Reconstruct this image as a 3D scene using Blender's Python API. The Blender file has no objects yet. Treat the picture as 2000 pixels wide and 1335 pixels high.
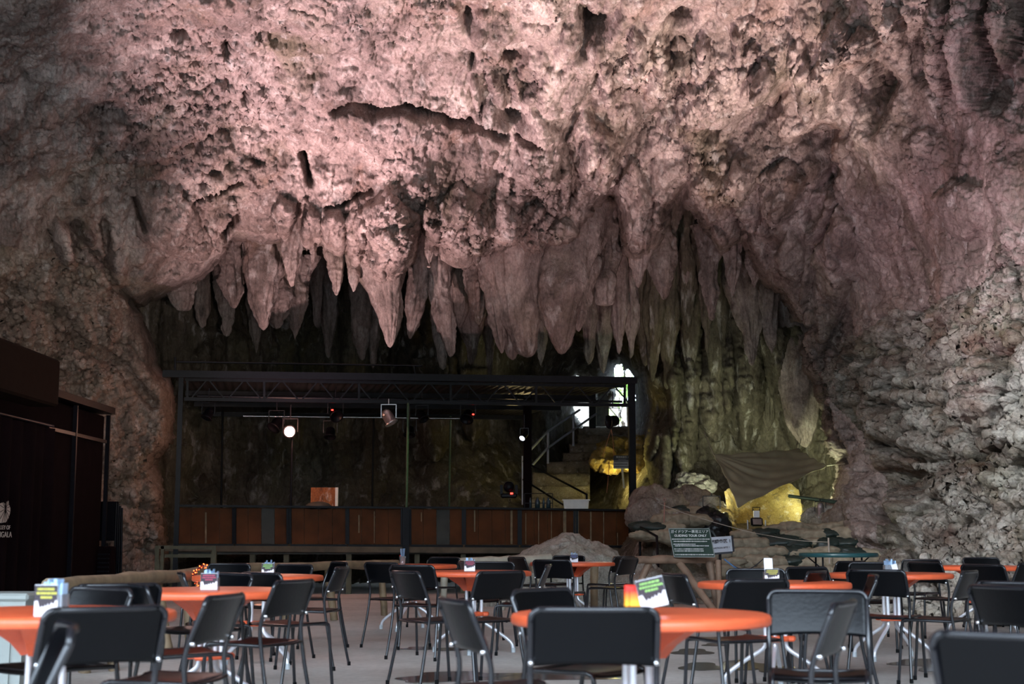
import bpy, math, random
import numpy as np
from mathutils import Vector, Matrix

random.seed(7)
SC = bpy.context.scene
COL = SC.collection
PI = math.pi
QUAL = 2.0            # pixels per vertex of the main rock shell

# ------------------------------------------------------------------ camera
F = 2778.0
PITCH = math.atan(381.0 / F)
EYE = 0.98
ca, sa = math.cos(PITCH), math.sin(PITCH)

cam_d = bpy.data.cameras.new('camera')
cam = bpy.data.objects.new('camera', cam_d)
COL.objects.link(cam)
cam.location = (0, 0, EYE)
cam.rotation_euler = (PI / 2 + PITCH, 0, 0)
cam_d.sensor_width = 36.0
cam_d.lens = 36.0 * F / 2000.0
cam_d.dof.use_dof = True
cam_d.dof.focus_distance = 19.0
cam_d.dof.aperture_fstop = 3.5
cam_d.clip_end = 300
SC.camera = cam


def P(px, py, Y):
    """point at world depth Y seen at photo pixel px, py"""
    X = (px - 1000.0) / F
    v = (667.5 - py) / F
    y = ca - sa * v
    z = sa + ca * v
    t = Y / y
    return Vector((X * t, Y, EYE + z * t))


def PZ(px, py, z):
    """point at world height z seen at photo pixel px, py"""
    X = (px - 1000.0) / F
    v = (667.5 - py) / F
    y = ca - sa * v
    zz = sa + ca * v
    t = (z - EYE) / zz
    return Vector((X * t, y * t, z))


# ------------------------------------------------------------------ objects
def prop(o, label=None, cat=None, group=None, kind=None):
    if label: o['label'] = label
    if cat: o['category'] = cat
    if group: o['group'] = group
    if kind: o['kind'] = kind
    return o


def thing(name, label, cat, loc=(0, 0, 0), rz=0.0, group=None):
    o = bpy.data.objects.new(name, None)
    o.empty_display_size = 0.1
    COL.objects.link(o)
    o.location = loc
    o.rotation_euler = (0, 0, rz)
    return prop(o, label, cat, group)


def meshobj(name, verts, faces, mat, parent=None, smooth=True, mats=None, fm=None):
    me = bpy.data.meshes.new(name)
    me.from_pydata([tuple(v) for v in verts], [], faces)
    if mats:
        for m in mats: me.materials.append(m)
        if fm: me.polygons.foreach_set('material_index', fm)
    elif mat:
        me.materials.append(mat)
    if smooth:
        me.polygons.foreach_set('use_smooth', [True] * len(me.polygons))
    me.update()
    o = bpy.data.objects.new(name, me)
    COL.objects.link(o)
    if parent: o.parent = parent
    return o


class MB:
    """collects simple shapes; build() links them as one mesh object"""
    def __init__(s):
        s.v = []; s.f = []; s.m = []; s.sm = []

    def _add(s, vs, fs, mi=0, sm=False):
        b = len(s.v)
        s.v += [tuple(x) for x in vs]
        s.f += [tuple(b + i for i in f) for f in fs]
        s.m += [mi] * len(fs); s.sm += [sm] * len(fs)

    def box(s, c, size, rot=None, mi=0, bev=0.0):
        x, y, z = [a / 2 for a in size]
        R = rot if rot is not None else Matrix.Identity(3)
        c = Vector(c)
        if bev > 0:
            b = min(bev, x * .9, y * .9, z * .9)
            vs = []
            for sx in (-1, 1):
                for sy in (-1, 1):
                    for sz in (-1, 1):
                        vs.append((sx * x, sy * (y - b), sz * (z - b)))
                        vs.append((sx * (x - b), sy * y, sz * (z - b)))
                        vs.append((sx * (x - b), sy * (y - b), sz * z))
            import bmesh
            bm = bmesh.new()
            for v in vs: bm.verts.new(v)
            r = bmesh.ops.convex_hull(bm, input=bm.verts)
            bm.verts.index_update()
            vv = [c + R @ v.co for v in bm.verts]
            ff = [[v.index for v in f.verts] for f in bm.faces]
            bm.free()
            s._add(vv, ff, mi, False)
            return s
        vs = [c + R @ Vector((sx * x, sy * y, sz * z)) for sx in (-1, 1) for sy in (-1, 1) for sz in (-1, 1)]
        fs = [(0, 1, 3, 2), (4, 6, 7, 5), (0, 4, 5, 1), (2, 3, 7, 6), (0, 2, 6, 4), (1, 5, 7, 3)]
        s._add(vs, fs, mi)
        return s

    def bar(s, a, b, w, h, mi=0, up=(0, 0, 1)):
        a = Vector(a); b = Vector(b); d = b - a; L = d.length
        if L < 1e-6: return s
        d.normalize(); u = Vector(up)
        if abs(d.dot(u)) > .98: u = Vector((0, 1, 0))
        sd = d.cross(u).normalized(); u2 = sd.cross(d)
        R = Matrix((sd, d, u2)).transposed()
        return s.box((a + b) / 2, (w, L, h), R, mi)

    def tube(s, pts, r, n=8, mi=0, caps=True, smoothpath=0, rs=None):
        pts = [Vector(p) for p in pts]
        if smoothpath:
            q = []
            m = len(pts)
            for i in range(m - 1):
                p0 = pts[max(i - 1, 0)]; p1 = pts[i]; p2 = pts[i + 1]; p3 = pts[min(i + 2, m - 1)]
                for k in range(smoothpath):
                    t = k / smoothpath
                    q.append(.5 * ((2 * p1) + (-p0 + p2) * t + (2 * p0 - 5 * p1 + 4 * p2 - p3) * t * t + (-p0 + 3 * p1 - 3 * p2 + p3) * t ** 3))
            q.append(pts[-1]); pts = q
        rings = []; prev = None
        for i, p in enumerate(pts):
            d = (pts[min(i + 1, len(pts) - 1)] - pts[max(i - 1, 0)]).normalized()
            if prev is None:
                u = Vector((0, 0, 1)) if abs(d.z) < .9 else Vector((1, 0, 0))
                a = d.cross(u).normalized()
            else:
                a = (prev - d * prev.dot(d)).normalized()
            prev = a; b = d.cross(a)
            rr = rs[i] if rs else r
            rings.append([p + (a * math.cos(2 * PI * k / n) + b * math.sin(2 * PI * k / n)) * rr for k in range(n)])
        vs = [v for R_ in rings for v in R_]; fs = []
        for i in range(len(rings) - 1):
            for k in range(n):
                k2 = (k + 1) % n
                fs.append((i * n + k, i * n + k2, (i + 1) * n + k2, (i + 1) * n + k))
        s._add(vs, fs, mi, True)
        if caps:
            s._add(rings[0], [tuple(range(n - 1, -1, -1))], mi)
            s._add(rings[-1], [tuple(range(n))], mi)
        return s

    def lathe(s, prof, c=(0, 0, 0), n=24, mi=0, R=None, sm=True):
        """prof: list of (r, z)"""
        c = Vector(c); vs = []; fs = []
        for (r, z) in prof:
            for k in range(n):
                v = Vector((r * math.cos(2 * PI * k / n), r * math.sin(2 * PI * k / n), z))
                if R is not None: v = R @ v
                vs.append(c + v)
        for i in range(len(prof) - 1):
            for k in range(n):
                k2 = (k + 1) % n
                fs.append((i * n + k, i * n + k2, (i + 1) * n + k2, (i + 1) * n + k))
        s._add(vs, fs, mi, sm)
        return s

    def poly(s, pts, mi=0):
        s._add(pts, [tuple(range(len(pts)))], mi); return s

    def prism(s, pts, n_, t, mi=0):
        """flat polygon pts extruded by vector n_*t"""
        n_ = Vector(n_).normalized() * t
        pts = [Vector(p) for p in pts]; m = len(pts)
        vs = pts + [p + n_ for p in pts]
        fs = [tuple(range(m - 1, -1, -1)), tuple(range(m, 2 * m))]
        fs += [(i, (i + 1) % m, m + (i + 1) % m, m + i) for i in range(m)]
        s._add(vs, fs, mi); return s

    def build(s, name, mat, parent=None, mats=None):
        me = bpy.data.meshes.new(name)
        me.from_pydata(s.v, [], s.f)
        for m in (mats or [mat]): me.materials.append(m)
        me.polygons.foreach_set('material_index', s.m)
        me.polygons.foreach_set('use_smooth', s.sm)
        me.update()
        o = bpy.data.objects.new(name, me)
        COL.objects.link(o)
        if parent: o.parent = parent
        return o


def copy_tree(o, parent=None):
    c = o.copy(); COL.objects.link(c); c.parent = parent
    for ch in list(o.children): copy_tree(ch, c)
    return c


# ------------------------------------------------------------------ materials
def mat_new(name):
    m = bpy.data.materials.new(name); m.use_nodes = True
    nt = m.node_tree; nt.nodes.clear()
    out = nt.nodes.new('ShaderNodeOutputMaterial')
    b = nt.nodes.new('ShaderNodeBsdfPrincipled')
    nt.links.new(b.outputs[0], out.inputs[0])
    return m, nt, b


def simple(name, col, rough=.5, metal=0.0, noise=0.12, scale=8.0, bump=0.0, spec=None, coat=0.0, trans=0.0, emit=None, estr=0.0):
    m, nt, b = mat_new(name)
    N = nt.nodes.new; L = nt.links.new
    tc = N('ShaderNodeTexCoord'); nz = N('ShaderNodeTexNoise')
    nz.inputs['Scale'].default_value = scale; nz.inputs['Detail'].default_value = 5
    L(tc.outputs['Object'], nz.inputs['Vector'])
    cr = N('ShaderNodeValToRGB')
    c = col
    cr.color_ramp.elements[0].position = .3; cr.color_ramp.elements[1].position = .7
    cr.color_ramp.elements[0].color = (c[0] * (1 - noise), c[1] * (1 - noise), c[2] * (1 - noise), 1)
    cr.color_ramp.elements[1].color = (min(1, c[0] * (1 + noise)), min(1, c[1] * (1 + noise)), min(1, c[2] * (1 + noise)), 1)
    L(nz.outputs['Fac'], cr.inputs[0]); L(cr.outputs[0], b.inputs['Base Color'])
    b.inputs['Roughness'].default_value = rough; b.inputs['Metallic'].default_value = metal
    if spec is not None: b.inputs['Specular IOR Level'].default_value = spec
    if coat: b.inputs['Coat Weight'].default_value = coat
    if trans: b.inputs['Transmission Weight'].default_value = trans
    if bump:
        bp = N('ShaderNodeBump'); bp.inputs['Strength'].default_value = bump; bp.inputs['Distance'].default_value = .01
        L(nz.outputs['Fac'], bp.inputs['Height']); L(bp.outputs[0], b.inputs['Normal'])
    if emit:
        b.inputs['Emission Color'].default_value = (*emit, 1); b.inputs['Emission Strength'].default_value = estr
    return m


def rock_mat(name, cols, moss=0.0, rust=0.0, streak=(1, 1, .45), bump=.6, scale=1.0, rough=.85, strata=0.0):
    """cols: four base tones of the stone; moss/rust: share of green and orange staining"""
    m, nt, b = mat_new(name)
    N = nt.nodes.new; L = nt.links.new
    geo = N('ShaderNodeNewGeometry')
    mp = N('ShaderNodeMapping'); mp.inputs['Scale'].default_value = (streak[0] * scale, streak[1] * scale, streak[2] * scale)
    L(geo.outputs['Position'], mp.inputs['Vector'])

    def noise(sc, det, rgh=.55, vec=mp, dist=0.0):
        n = N('ShaderNodeTexNoise'); n.inputs['Scale'].default_value = sc; n.inputs['Detail'].default_value = det
        n.inputs['Roughness'].default_value = rgh; n.inputs['Distortion'].default_value = dist
        L(vec.outputs[0], n.inputs['Vector']); return n
    n1 = noise(1.1, 8, .62, dist=.6)
    cr = N('ShaderNodeValToRGB'); e = cr.color_ramp.elements
    e[0].position = .30; e[0].color = (*cols[0], 1)
    e[1].position = .72; e[1].color = (*cols[3], 1)
    x = e.new(.44); x.color = (*cols[1], 1)
    x = e.new(.57); x.color = (*cols[2], 1)
    L(n1.outputs['Fac'], cr.inputs[0])
    last = cr.outputs[0]

    def stain(last, col, sc, lo, hi, amt, det=6):
        if amt <= 0: return last
        n = noise(sc, det, .6, dist=.4)
        r = N('ShaderNodeMapRange'); r.inputs[1].default_value = lo; r.inputs[2].default_value = hi
        r.inputs[4].default_value = amt
        L(n.outputs['Fac'], r.inputs[0])
        mx = N('ShaderNodeMix'); mx.data_type = 'RGBA'
        L(r.outputs[0], mx.inputs[0]); L(last, mx.inputs[6]); mx.inputs[7].default_value = (*col, 1)
        return mx.outputs[2]
    last = stain(last, (.20, .19, .085), .75, .56 - .12 * moss, .72, min(1, moss))
    last = stain(last, (.36, .17, .09), .9, .60 - .12 * rust, .78, min(1, rust))
    last = stain(last, (.055, .045, .04), 3.2, .55, .70, .72)
    last = stain(last, (.62, .57, .54), 4.5, .56, .70, .7, 8)
    # fine grain
    ng = noise(26, 4, .7)
    mul = N('ShaderNodeMapRange'); mul.inputs[1].default_value = .25; mul.inputs[2].default_value = .75
    mul.inputs[3].default_value = .55; mul.inputs[4].default_value = 1.4
    L(ng.outputs['Fac'], mul.inputs[0])
    hs = N('ShaderNodeMix'); hs.data_type = 'RGBA'; hs.blend_type = 'MULTIPLY'; hs.inputs[0].default_value = 1
    L(last, hs.inputs[6]); cb = N('ShaderNodeCombineColor')
    for i in range(3): L(mul.outputs[0], cb.inputs[i])
    L(cb.outputs[0], hs.inputs[7])
    L(hs.outputs[2], b.inputs['Base Color'])
    b.inputs['Roughness'].default_value = rough
    b.inputs['Specular IOR Level'].default_value = .3
    # relief too fine for the mesh
    g2 = N('ShaderNodeMapping'); g2.inputs['Scale'].default_value = (1, 1, .8)
    L(geo.outputs['Position'], g2.inputs['Vector'])
    v = N('ShaderNodeTexVoronoi'); v.inputs['Scale'].default_value = 11; L(g2.outputs[0], v.inputs['Vector'])
    nb = noise(9, 9, .7, g2)
    ad = N('ShaderNodeMath'); ad.operation = 'MULTIPLY_ADD'; ad.inputs[1].default_value = -.22
    L(v.outputs['Distance'], ad.inputs[0]); L(nb.outputs['Fac'], ad.inputs[2])
    bp = N('ShaderNodeBump'); bp.inputs['Strength'].default_value = bump; bp.inputs['Distance'].default_value = .10
    L(ad.outputs[0], bp.inputs['Height']); L(bp.outputs[0], b.inputs['Normal'])
    return m


ROCK = rock_mat('cave limestone', [(.13, .10, .085), (.27, .21, .19), (.45, .36, .33), (.74, .63, .58)], moss=.35, rust=.35)
ROCKL = rock_mat('brown left limestone', [(.15, .115, .09), (.27, .21, .175), (.36, .29, .245), (.52, .43, .38)], moss=.35, rust=.3, streak=(1, 1, .8))
ROCKR = rock_mat('grey bedded limestone', [(.13, .075, .06), (.30, .26, .22), (.50, .47, .42), (.76, .73, .66)], moss=.55, rust=.45, streak=(.8, .8, 1.6), bump=.8)
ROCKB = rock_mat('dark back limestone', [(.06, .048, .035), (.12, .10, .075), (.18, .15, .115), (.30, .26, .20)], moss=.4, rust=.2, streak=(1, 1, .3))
ROCKS = rock_mat('boulder stone', [(.26, .23, .19), (.36, .33, .28), (.44, .41, .35), (.58, .55, .49)], moss=.3, rust=0, streak=(1, 1, 1), bump=.5, scale=1.6)
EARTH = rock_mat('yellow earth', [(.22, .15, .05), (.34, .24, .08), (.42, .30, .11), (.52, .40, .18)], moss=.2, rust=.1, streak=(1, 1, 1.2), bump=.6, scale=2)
STEPSTONE = rock_mat('worn step stone', [(.16, .13, .10), (.25, .21, .17), (.31, .27, .22), (.42, .38, .33)], moss=.5, rust=.1, streak=(1, 1, 1), bump=.5, scale=2)

# ------------------------------------------------------------------ vector noise
_rng = np.random.RandomState(11)
_perm = _rng.permutation(4096).astype(np.int32)
_grad = _rng.normal(size=(4096, 3)).astype(np.float32)
_grad /= np.linalg.norm(_grad, axis=1, keepdims=True)
_rand = _rng.rand(4096, 4).astype(np.float32)


def _h(i, j, k=0):
    return _perm[(_perm[(_perm[i & 4095] + j) & 4095] + k) & 4095]


def perlin(x, y, z):
    xi = np.floor(x).astype(np.int32); yi = np.floor(y).astype(np.int32); zi = np.floor(z).astype(np.int32)
    xf = (x - xi).astype(np.float32); yf = (y - yi).astype(np.float32); zf = (z - zi).astype(np.float32)
    u = xf ** 3 * (xf * (xf * 6 - 15) + 10); v = yf ** 3 * (yf * (yf * 6 - 15) + 10); w = zf ** 3 * (zf * (zf * 6 - 15) + 10)
    acc = 0
    for dx in (0, 1):
        wx = u if dx else 1 - u
        for dy in (0, 1):
            wy = v if dy else 1 - v
            for dz in (0, 1):
                wz = w if dz else 1 - w
                g = _grad[_h(xi + dx, yi + dy, zi + dz)]
                acc = acc + wx * wy * wz * (g[..., 0] * (xf - dx) + g[..., 1] * (yf - dy) + g[..., 2] * (zf - dz))
    return acc * 1.6


def fbm(p, f, octs, gain=.5, ridged=False, off=0.0, zs=1.0):
    a = 1.0; s = 0.0; tot = 0.0
    for o in range(octs):
        n = perlin(p[..., 0] * f + off + 17.3 * o, p[..., 1] * f + 5.1 * o, p[..., 2] * f * zs + off * .7)
        if ridged: n = 1 - 2 * np.abs(n)
        s = s + a * n; tot += a; a *= gain; f *= 2.03
    return s / tot


def warp(p, f, a, off=0.0):
    return p + a * np.stack([perlin(p[..., 0] * f + off, p[..., 1] * f, p[..., 2] * f), perlin(p[..., 0] * f, p[..., 1] * f + off + 9, p[..., 2] * f), perlin(p[..., 0] * f, p[..., 1] * f, p[..., 2] * f + off + 5)], -1)


def sstep(a, b, x):
    t = np.clip((x - a) / (b - a), 0, 1); return t * t * (3 - 2 * t)


def pendants(U, V, w, h, seed, tip=.55):
    """field of hanging drip shapes: relief height in metres"""
    ci = np.floor(U / w).astype(np.int32); cj = np.floor(V / h).astype(np.int32)
    best = np.zeros_like(U)
    for di in (-1, 0, 1):
        for dj in (0, 1, 2):
            i = ci + di; j = cj + dj
            r = _rand[_h(i + seed * 31, j + seed * 7)]
            uc = (i + .15 + .7 * r[..., 0]) * w
            vt = (j + r[..., 1]) * h
            L = h * (.7 + .9 * r[..., 2])
            t = np.clip((vt - V) / L, 0, 1)
            r0 = w * (.28 + .38 * r[..., 3])
            rad = r0 * (1 - t) ** tip + 1e-4
            q = np.clip(1 - ((U - uc) / rad) ** 2, 0, 1)
            hgt = rad * np.sqrt(q) * np.clip(t * 5, 0, 1) * (t < 1)
            best = np.maximum(best, hgt)
    return best


def cells(U, V, s, seed):
    """F1 and F2-F1 of a jittered cell pattern"""
    ci = np.floor(U / s).astype(np.int32); cj = np.floor(V / s).astype(np.int32)
    d1 = np.full(U.shape, 9.0, np.float32); d2 = np.full(U.shape, 9.0, np.float32)
    for di in (-1, 0, 1):
        for dj in (-1, 0, 1):
            r = _rand[_h(ci + di + seed * 13, cj + dj + seed * 3)]
            d = np.hypot(U / s - (ci + di + r[..., 0]), V / s - (cj + dj + r[..., 1])).astype(np.float32)
            d2 = np.minimum(d2, np.maximum(d, d1)); d1 = np.minimum(d1, d)
    return d1, d2 - d1


def facets(U, V, s, seed):
    """broken stone faces: every cell of a jittered pattern is its own tilted plane"""
    ci = np.floor(U / s).astype(np.int32); cj = np.floor(V / s).astype(np.int32)
    best = np.full(U.shape, 9.0, np.float32); val = np.zeros(U.shape, np.float32)
    for di in (-1, 0, 1):
        for dj in (-1, 0, 1):
            h = _h(ci + di + seed * 17, cj + dj + seed * 5); r = _rand[h]; r2 = _rand[(h + 91) & 4095]
            du = U / s - (ci + di + r[..., 0]); dv = V / s - (cj + dj + r[..., 1])
            d = np.hypot(du, dv).astype(np.float32)
            v_ = (r[..., 2] - .5) * 1.2 + (r2[..., 0] - .5) * 2.0 * du + (r2[..., 1] - .35) * 2.0 * dv
            m = d < best
            best = np.where(m, d, best); val = np.where(m, v_, val)
    return val


def rbf(ctrl):
    c = np.array(ctrl, float)
    X = c[:, :2] / 500.0; y = c[:, 2]
    d = np.linalg.norm(X[:, None] - X[None], axis=2)
    n = len(c)
    A = np.zeros((n + 3, n + 3)); A[:n, :n] = d + np.eye(n) * .02
    A[:n, n] = 1; A[:n, n + 1:] = X; A[n, :n] = 1; A[n + 1:, :n] = X.T
    w = np.linalg.solve(A, np.concatenate([y, [0, 0, 0]]))

    def f(px, py):
        px = px / 500.0; py = py / 500.0
        r = w[n] + w[n + 1] * px + w[n + 2] * py
        for i in range(n): r = r + w[i] * np.hypot(px - X[i, 0], py - X[i, 1])
        return r
    return f


def sdist(px, py, poly):
    """signed pixel distance to a closed outline, negative inside"""
    poly = np.array(poly, np.float32); n = len(poly)
    d = np.full(px.shape, 1e9, np.float32); ins = np.zeros(px.shape, bool)
    for i in range(n):
        a = poly[i]; b = poly[(i + 1) % n]; e = b - a
        wx = px - a[0]; wy = py - a[1]
        t = np.clip((wx * e[0] + wy * e[1]) / (e @ e + 1e-9), 0, 1)
        d = np.minimum(d, np.hypot(wx - e[0] * t, wy - e[1] * t))
        c = (a[1] > py) != (b[1] > py)
        with np.errstate(divide='ignore', invalid='ignore'):
            xi = e[0] * (py - a[1]) / (e[1] if e[1] != 0 else 1e-9) + a[0]
        ins ^= c & (px < xi)
    return np.where(ins, -d, d)


def seg_d(px, py, pts):
    """distance to a polyline and position along it"""
    d = np.full(px.shape, 1e9, np.float32)
    for a, b in zip(pts[:-1], pts[1:]):
        ex, ey = b[0] - a[0], b[1] - a[1]
        t = np.clip(((px - a[0]) * ex + (py - a[1]) * ey) / (ex * ex + ey * ey + 1e-9), 0, 1)
        d = np.minimum(d, np.hypot(px - a[0] - ex * t, py - a[1] - ey * t))
    return d


def gridpts(px, py, Y):
    X = (px - 1000.0) / F; v = (667.5 - py) / F
    y = ca - sa * v; z = sa + ca * v; t = Y / y
    return np.stack([X * t, Y + 0 * px, EYE + z * t], -1)


def normals(p):
    du = np.gradient(p, axis=1); dv = np.gradient(p, axis=0)
    n = np.cross(du, dv)
    n /= np.linalg.norm(n, axis=-1, keepdims=True) + 1e-9
    # towards the hall
    s = np.sign((n * (np.array([0, 0, EYE]) - p)).sum(-1, keepdims=True))
    return n * np.where(s == 0, 1, s)


def sheet(name, p, keep, mat, kind='structure'):
    """grid of points -> mesh holding only the faces whose four corners are kept"""
    H, W = p.shape[:2]
    k = keep[:-1, :-1] & keep[1:, :-1] & keep[:-1, 1:] & keep[1:, 1:]
    idx = np.arange(H * W, dtype=np.int32).reshape(H, W)
    q = np.stack([idx[:-1, :-1][k], idx[1:, :-1][k], idx[1:, 1:][k], idx[:-1, 1:][k]], -1)
    used = np.unique(q); remap = np.zeros(H * W, np.int32); remap[used] = np.arange(len(used), dtype=np.int32)
    q = remap[q]; v = p.reshape(-1, 3)[used].astype(np.float32)
    me = bpy.data.meshes.new(name)
    me.vertices.add(len(v)); me.vertices.foreach_set('co', v.ravel())
    me.loops.add(q.size); me.loops.foreach_set('vertex_index', q.ravel())
    me.polygons.add(len(q)); me.polygons.foreach_set('loop_start', np.arange(0, q.size, 4, dtype=np.int32))
    me.polygons.foreach_set('loop_total', np.full(len(q), 4, np.int32))
    me.polygons.foreach_set('use_smooth', np.ones(len(q), bool))
    me.materials.append(mat)
    me.update(calc_edges=True)
    o = bpy.data.objects.new(name, me); COL.objects.link(o)
    if kind: o['kind'] = kind
    return o
# ================================================================== CAVE
def G(px, py, x, y, sx, sy):
    return np.exp(-((px - x) / sx) ** 2 - ((py - y) / sy) ** 2)


# ---- outline of the dark chamber behind the front rock, as seen from the hall
MOUTH = [(318, 1300), (316, 1110), (312, 1010), (300, 960), (296, 900), (330, 862), (334, 800), (326, 742), (300, 715), (292, 668), (276, 636),
         (262, 598), (285, 578), (338, 558), (388, 536), (425, 502), (446, 470), (458, 462), (490, 474), (548, 468), (566, 452),
         (600, 470), (622, 462), (655, 490), (690, 505), (720, 545), (760, 560), (812, 498), (830, 440), (846, 452), (862, 500),
         (903, 512), (935, 505), (960, 500), (985, 470), (1030, 480), (1080, 470), (1108, 452), (1150, 420), (1190, 382),
         (1212, 400), (1222, 470), (1250, 500), (1285, 452), (1310, 400), (1345, 362), (1362, 400), (1378, 440), (1408, 478),
         (1440, 470), (1462, 460), (1480, 500), (1500, 545), (1530, 575), (1552, 640), (1565, 700), (1590, 740), (1608, 790),
         (1618, 860), (1640, 905), (1642, 960), (1640, 1010), (1660, 1050), (1690, 1100), (1700, 1300)]

CTRL = [(-300, -300, 15), (400, -300, 16), (1000, -300, 16.5), (1600, -300, 16.5), (2300, -300, 14),
        (0, 0, 18.5), (500, 0, 19.5), (1000, 0, 20), (1500, 0, 20), (2000, 0, 17.5),
        (-300, 200, 18), (0, 200, 20.5), (500, 200, 22.3), (1000, 220, 22.8), (1500, 200, 22), (2000, 200, 17.6), (2300, 200, 15),
        (0, 400, 22), (450, 400, 24.2), (760, 330, 23.8), (1000, 400, 24.6), (1400, 400, 24.5), (1700, 400, 22), (2000, 400, 17.5),
        (-300, 600, 21.5), (0, 600, 23), (260, 600, 25), (100, 800, 23.8), (300, 800, 25.6), (200, 1000, 24.6), (320, 1060, 26), (-300, 1000, 22),
        (450, 480, 25.2), (800, 540, 25.2), (1200, 480, 25.8), (1400, 560, 25.8), (1550, 640, 25.8), (1620, 800, 25), (1640, 960, 24), (1690, 1080, 22),
        (1850, 600, 20), (2000, 600, 17.4), (2300, 600, 15), (1850, 800, 20), (2000, 800, 17.2), (1750, 900, 21.5),
        (1780, 1170, 18.6), (1900, 1180, 17.2), (2000, 1190, 16), (2300, 1200, 13.5), (1720, 1130, 20)]
Yf = rbf(CTRL)

st = QUAL
gx = np.arange(-330, 2335, st); gy = np.arange(-330, 1225, st)
PX, PY = np.meshgrid(gx, gy)
Y0 = Yf(PX, PY)
p = gridpts(PX, PY, Y0)
n = normals(p)

# regions
rgt = 1 / (1 + np.exp(-(PX - 1650 - 60 * np.sin(PY / 130)) / 45))            # right wall
low = 1 / (1 + np.exp(-(PY - (640 - .35 * (PX - 1700))) / 35)) * rgt            # its bedded lower half
lft = 1 / (1 + np.exp((PX - 330) / 45)) / (1 + np.exp(-(PY - 470) / 40))       # left wall
pit = np.clip(G(PX, PY, 420, 180, 520, 330), 0, 1)                             # pitted ceiling, left
drip = np.clip(1.25 * G(PX, PY, 1420, 170, 420, 190) + .9 * G(PX, PY, 1080, 420, 520, 170) + .4 * G(PX, PY, 620, 480, 240, 120), 0, 1) * (1 - low)

U = p[..., 0] + .25 * p[..., 1]
V = p[..., 2] - .62 * (p[..., 1] - 22)
wob = fbm(p, .9, 2, off=3.0)
# big forms
big = .55 * fbm(p, .28, 2, off=1.0) + .34 * fbm(p, .62, 2, off=7.0, zs=.7)
D = big.copy()
pw_ = warp(p, .9, .35, 3.0)
rough = .35 + 1.0 * sstep(-.25, .30, fbm(p, .45, 3, .6, off=77))       # smooth flowstone next to broken rock
D += .16 * fbm(pw_, 1.15, 2, .5, True, 2.0, zs=.5) * (1 - .5 * low)
D += .34 * fbm(pw_, 1.0, 5, .62, off=14, zs=.8) * rough * (1 - .55 * low)
# hanging folds
D += drip * (1.15 * pendants(U + .25 * wob, V + .2 * wob, 1.15, 2.6, 1) + 1.15 * pendants(U + .15 * wob, V, .5, 1.25, 2) + .9 * pendants(U, V + .1 * wob, .24, .62, 3))
D += (1 - drip) * (1 - low) * .55 * pendants(U + .1 * wob, V, .3, .5, 4)
# broken left wall: lumpy boulders
f1, f2 = cells(p[..., 0] + .3 * wob, p[..., 2] * 1.25 + .4 * fbm(p, .8, 2, off=5), 1.05, 5)
D += lft * (.36 * np.sqrt(np.clip(1 - f1, 0, 1)) - .10 * np.exp(-f2 / .06))
f1, f2 = cells(p[..., 0] + .2 * wob, p[..., 2] * 1.2, .45, 6)
D += lft * (.12 * np.sqrt(np.clip(1 - f1, 0, 1)) - .05 * np.exp(-f2 / .08))
# right: bedded blocks, long ledges
ub = p[..., 0] * 1.0 - .35 * p[..., 1]; vb = p[..., 2] + .28 * fbm(p, .45, 3, off=9) + .10 * ub
vq = vb * 2.1 + .35 * fbm(p, 1.1, 2, off=19); row = np.floor(vq); fr = vq - row
ledge = (1 - np.abs(2 * fr - 1) ** 3.0)                                  # rounded beds with undercut joints
rj = _rand[_h(row.astype(np.int32) + 300, 0)]
uq = ub * (.75 + .5 * rj[..., 0]) + 7 * rj[..., 1] + .5 * wob; cu = np.floor(uq); fu = uq - cu
rk = _rand[_h(row.astype(np.int32) + 300, cu.astype(np.int32) + 40)]
blk = ledge ** .45 * (1 - np.abs(2 * fu - 1) ** 12) * (.25 + .9 * rk[..., 2])
D += low * (.62 * blk - .2)
f1, f2 = cells(ub * .8 + .1 * wob, vb * 2.0, .36, 9)
D += low * (.13 * np.clip(1 - f1, 0, 1) ** .6 - .06 * np.exp(-f2 / .08)) * rough
D += low * .26 * fbm(pw_, .8, 4, .6, off=61, zs=1.6)
D -= low * .22 * np.clip(fbm(warp(p, 1.5, .2, 2), 1.5, 3, .6, off=23, zs=2.4) - .12, 0, 1) ** .6
D += low * .16 * fbm(warp(p, 2.0, .15, 8), 2.4, 4, .65, off=47, zs=1.5)
wf = .35 * fbm(p, 2.0, 3, .6, off=91)
D += low * (.20 * facets(ub + wf, vb * 1.7 + wf, .55, 3) + .10 * facets(ub + wf, vb * 1.6 - wf, .24, 5) + .045 * facets(ub - wf * .5, vb * 1.5 + wf * .5, .11, 7))
D += (1 - low) * rough * (.10 * facets(U + wf, V - wf, .42, 11) + .05 * facets(U - wf, V + wf, .17, 13))
# crust and pits everywhere
sh = fbm(warp(p, 2.2, .12, 6.0), 2.3, 4, .62, off=44, zs=.75)
D += .20 * np.sign(sh) * np.abs(sh) ** .8 * rough * (1 - .6 * low)
D -= (.35 + .75 * pit) * .34 * np.clip(fbm(p, 2.1, 3, .6, off=21) - .16, 0, 1) ** .8 * (1 - lft)

D -= (.15 + .85 * pit) * .16 * np.clip(fbm(warp(p, 3, .1, 4), 4.6, 3, .6, off=88, zs=1.2) - .10, 0, 1) ** .6 * (1 - low) * (1 - lft)
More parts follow.
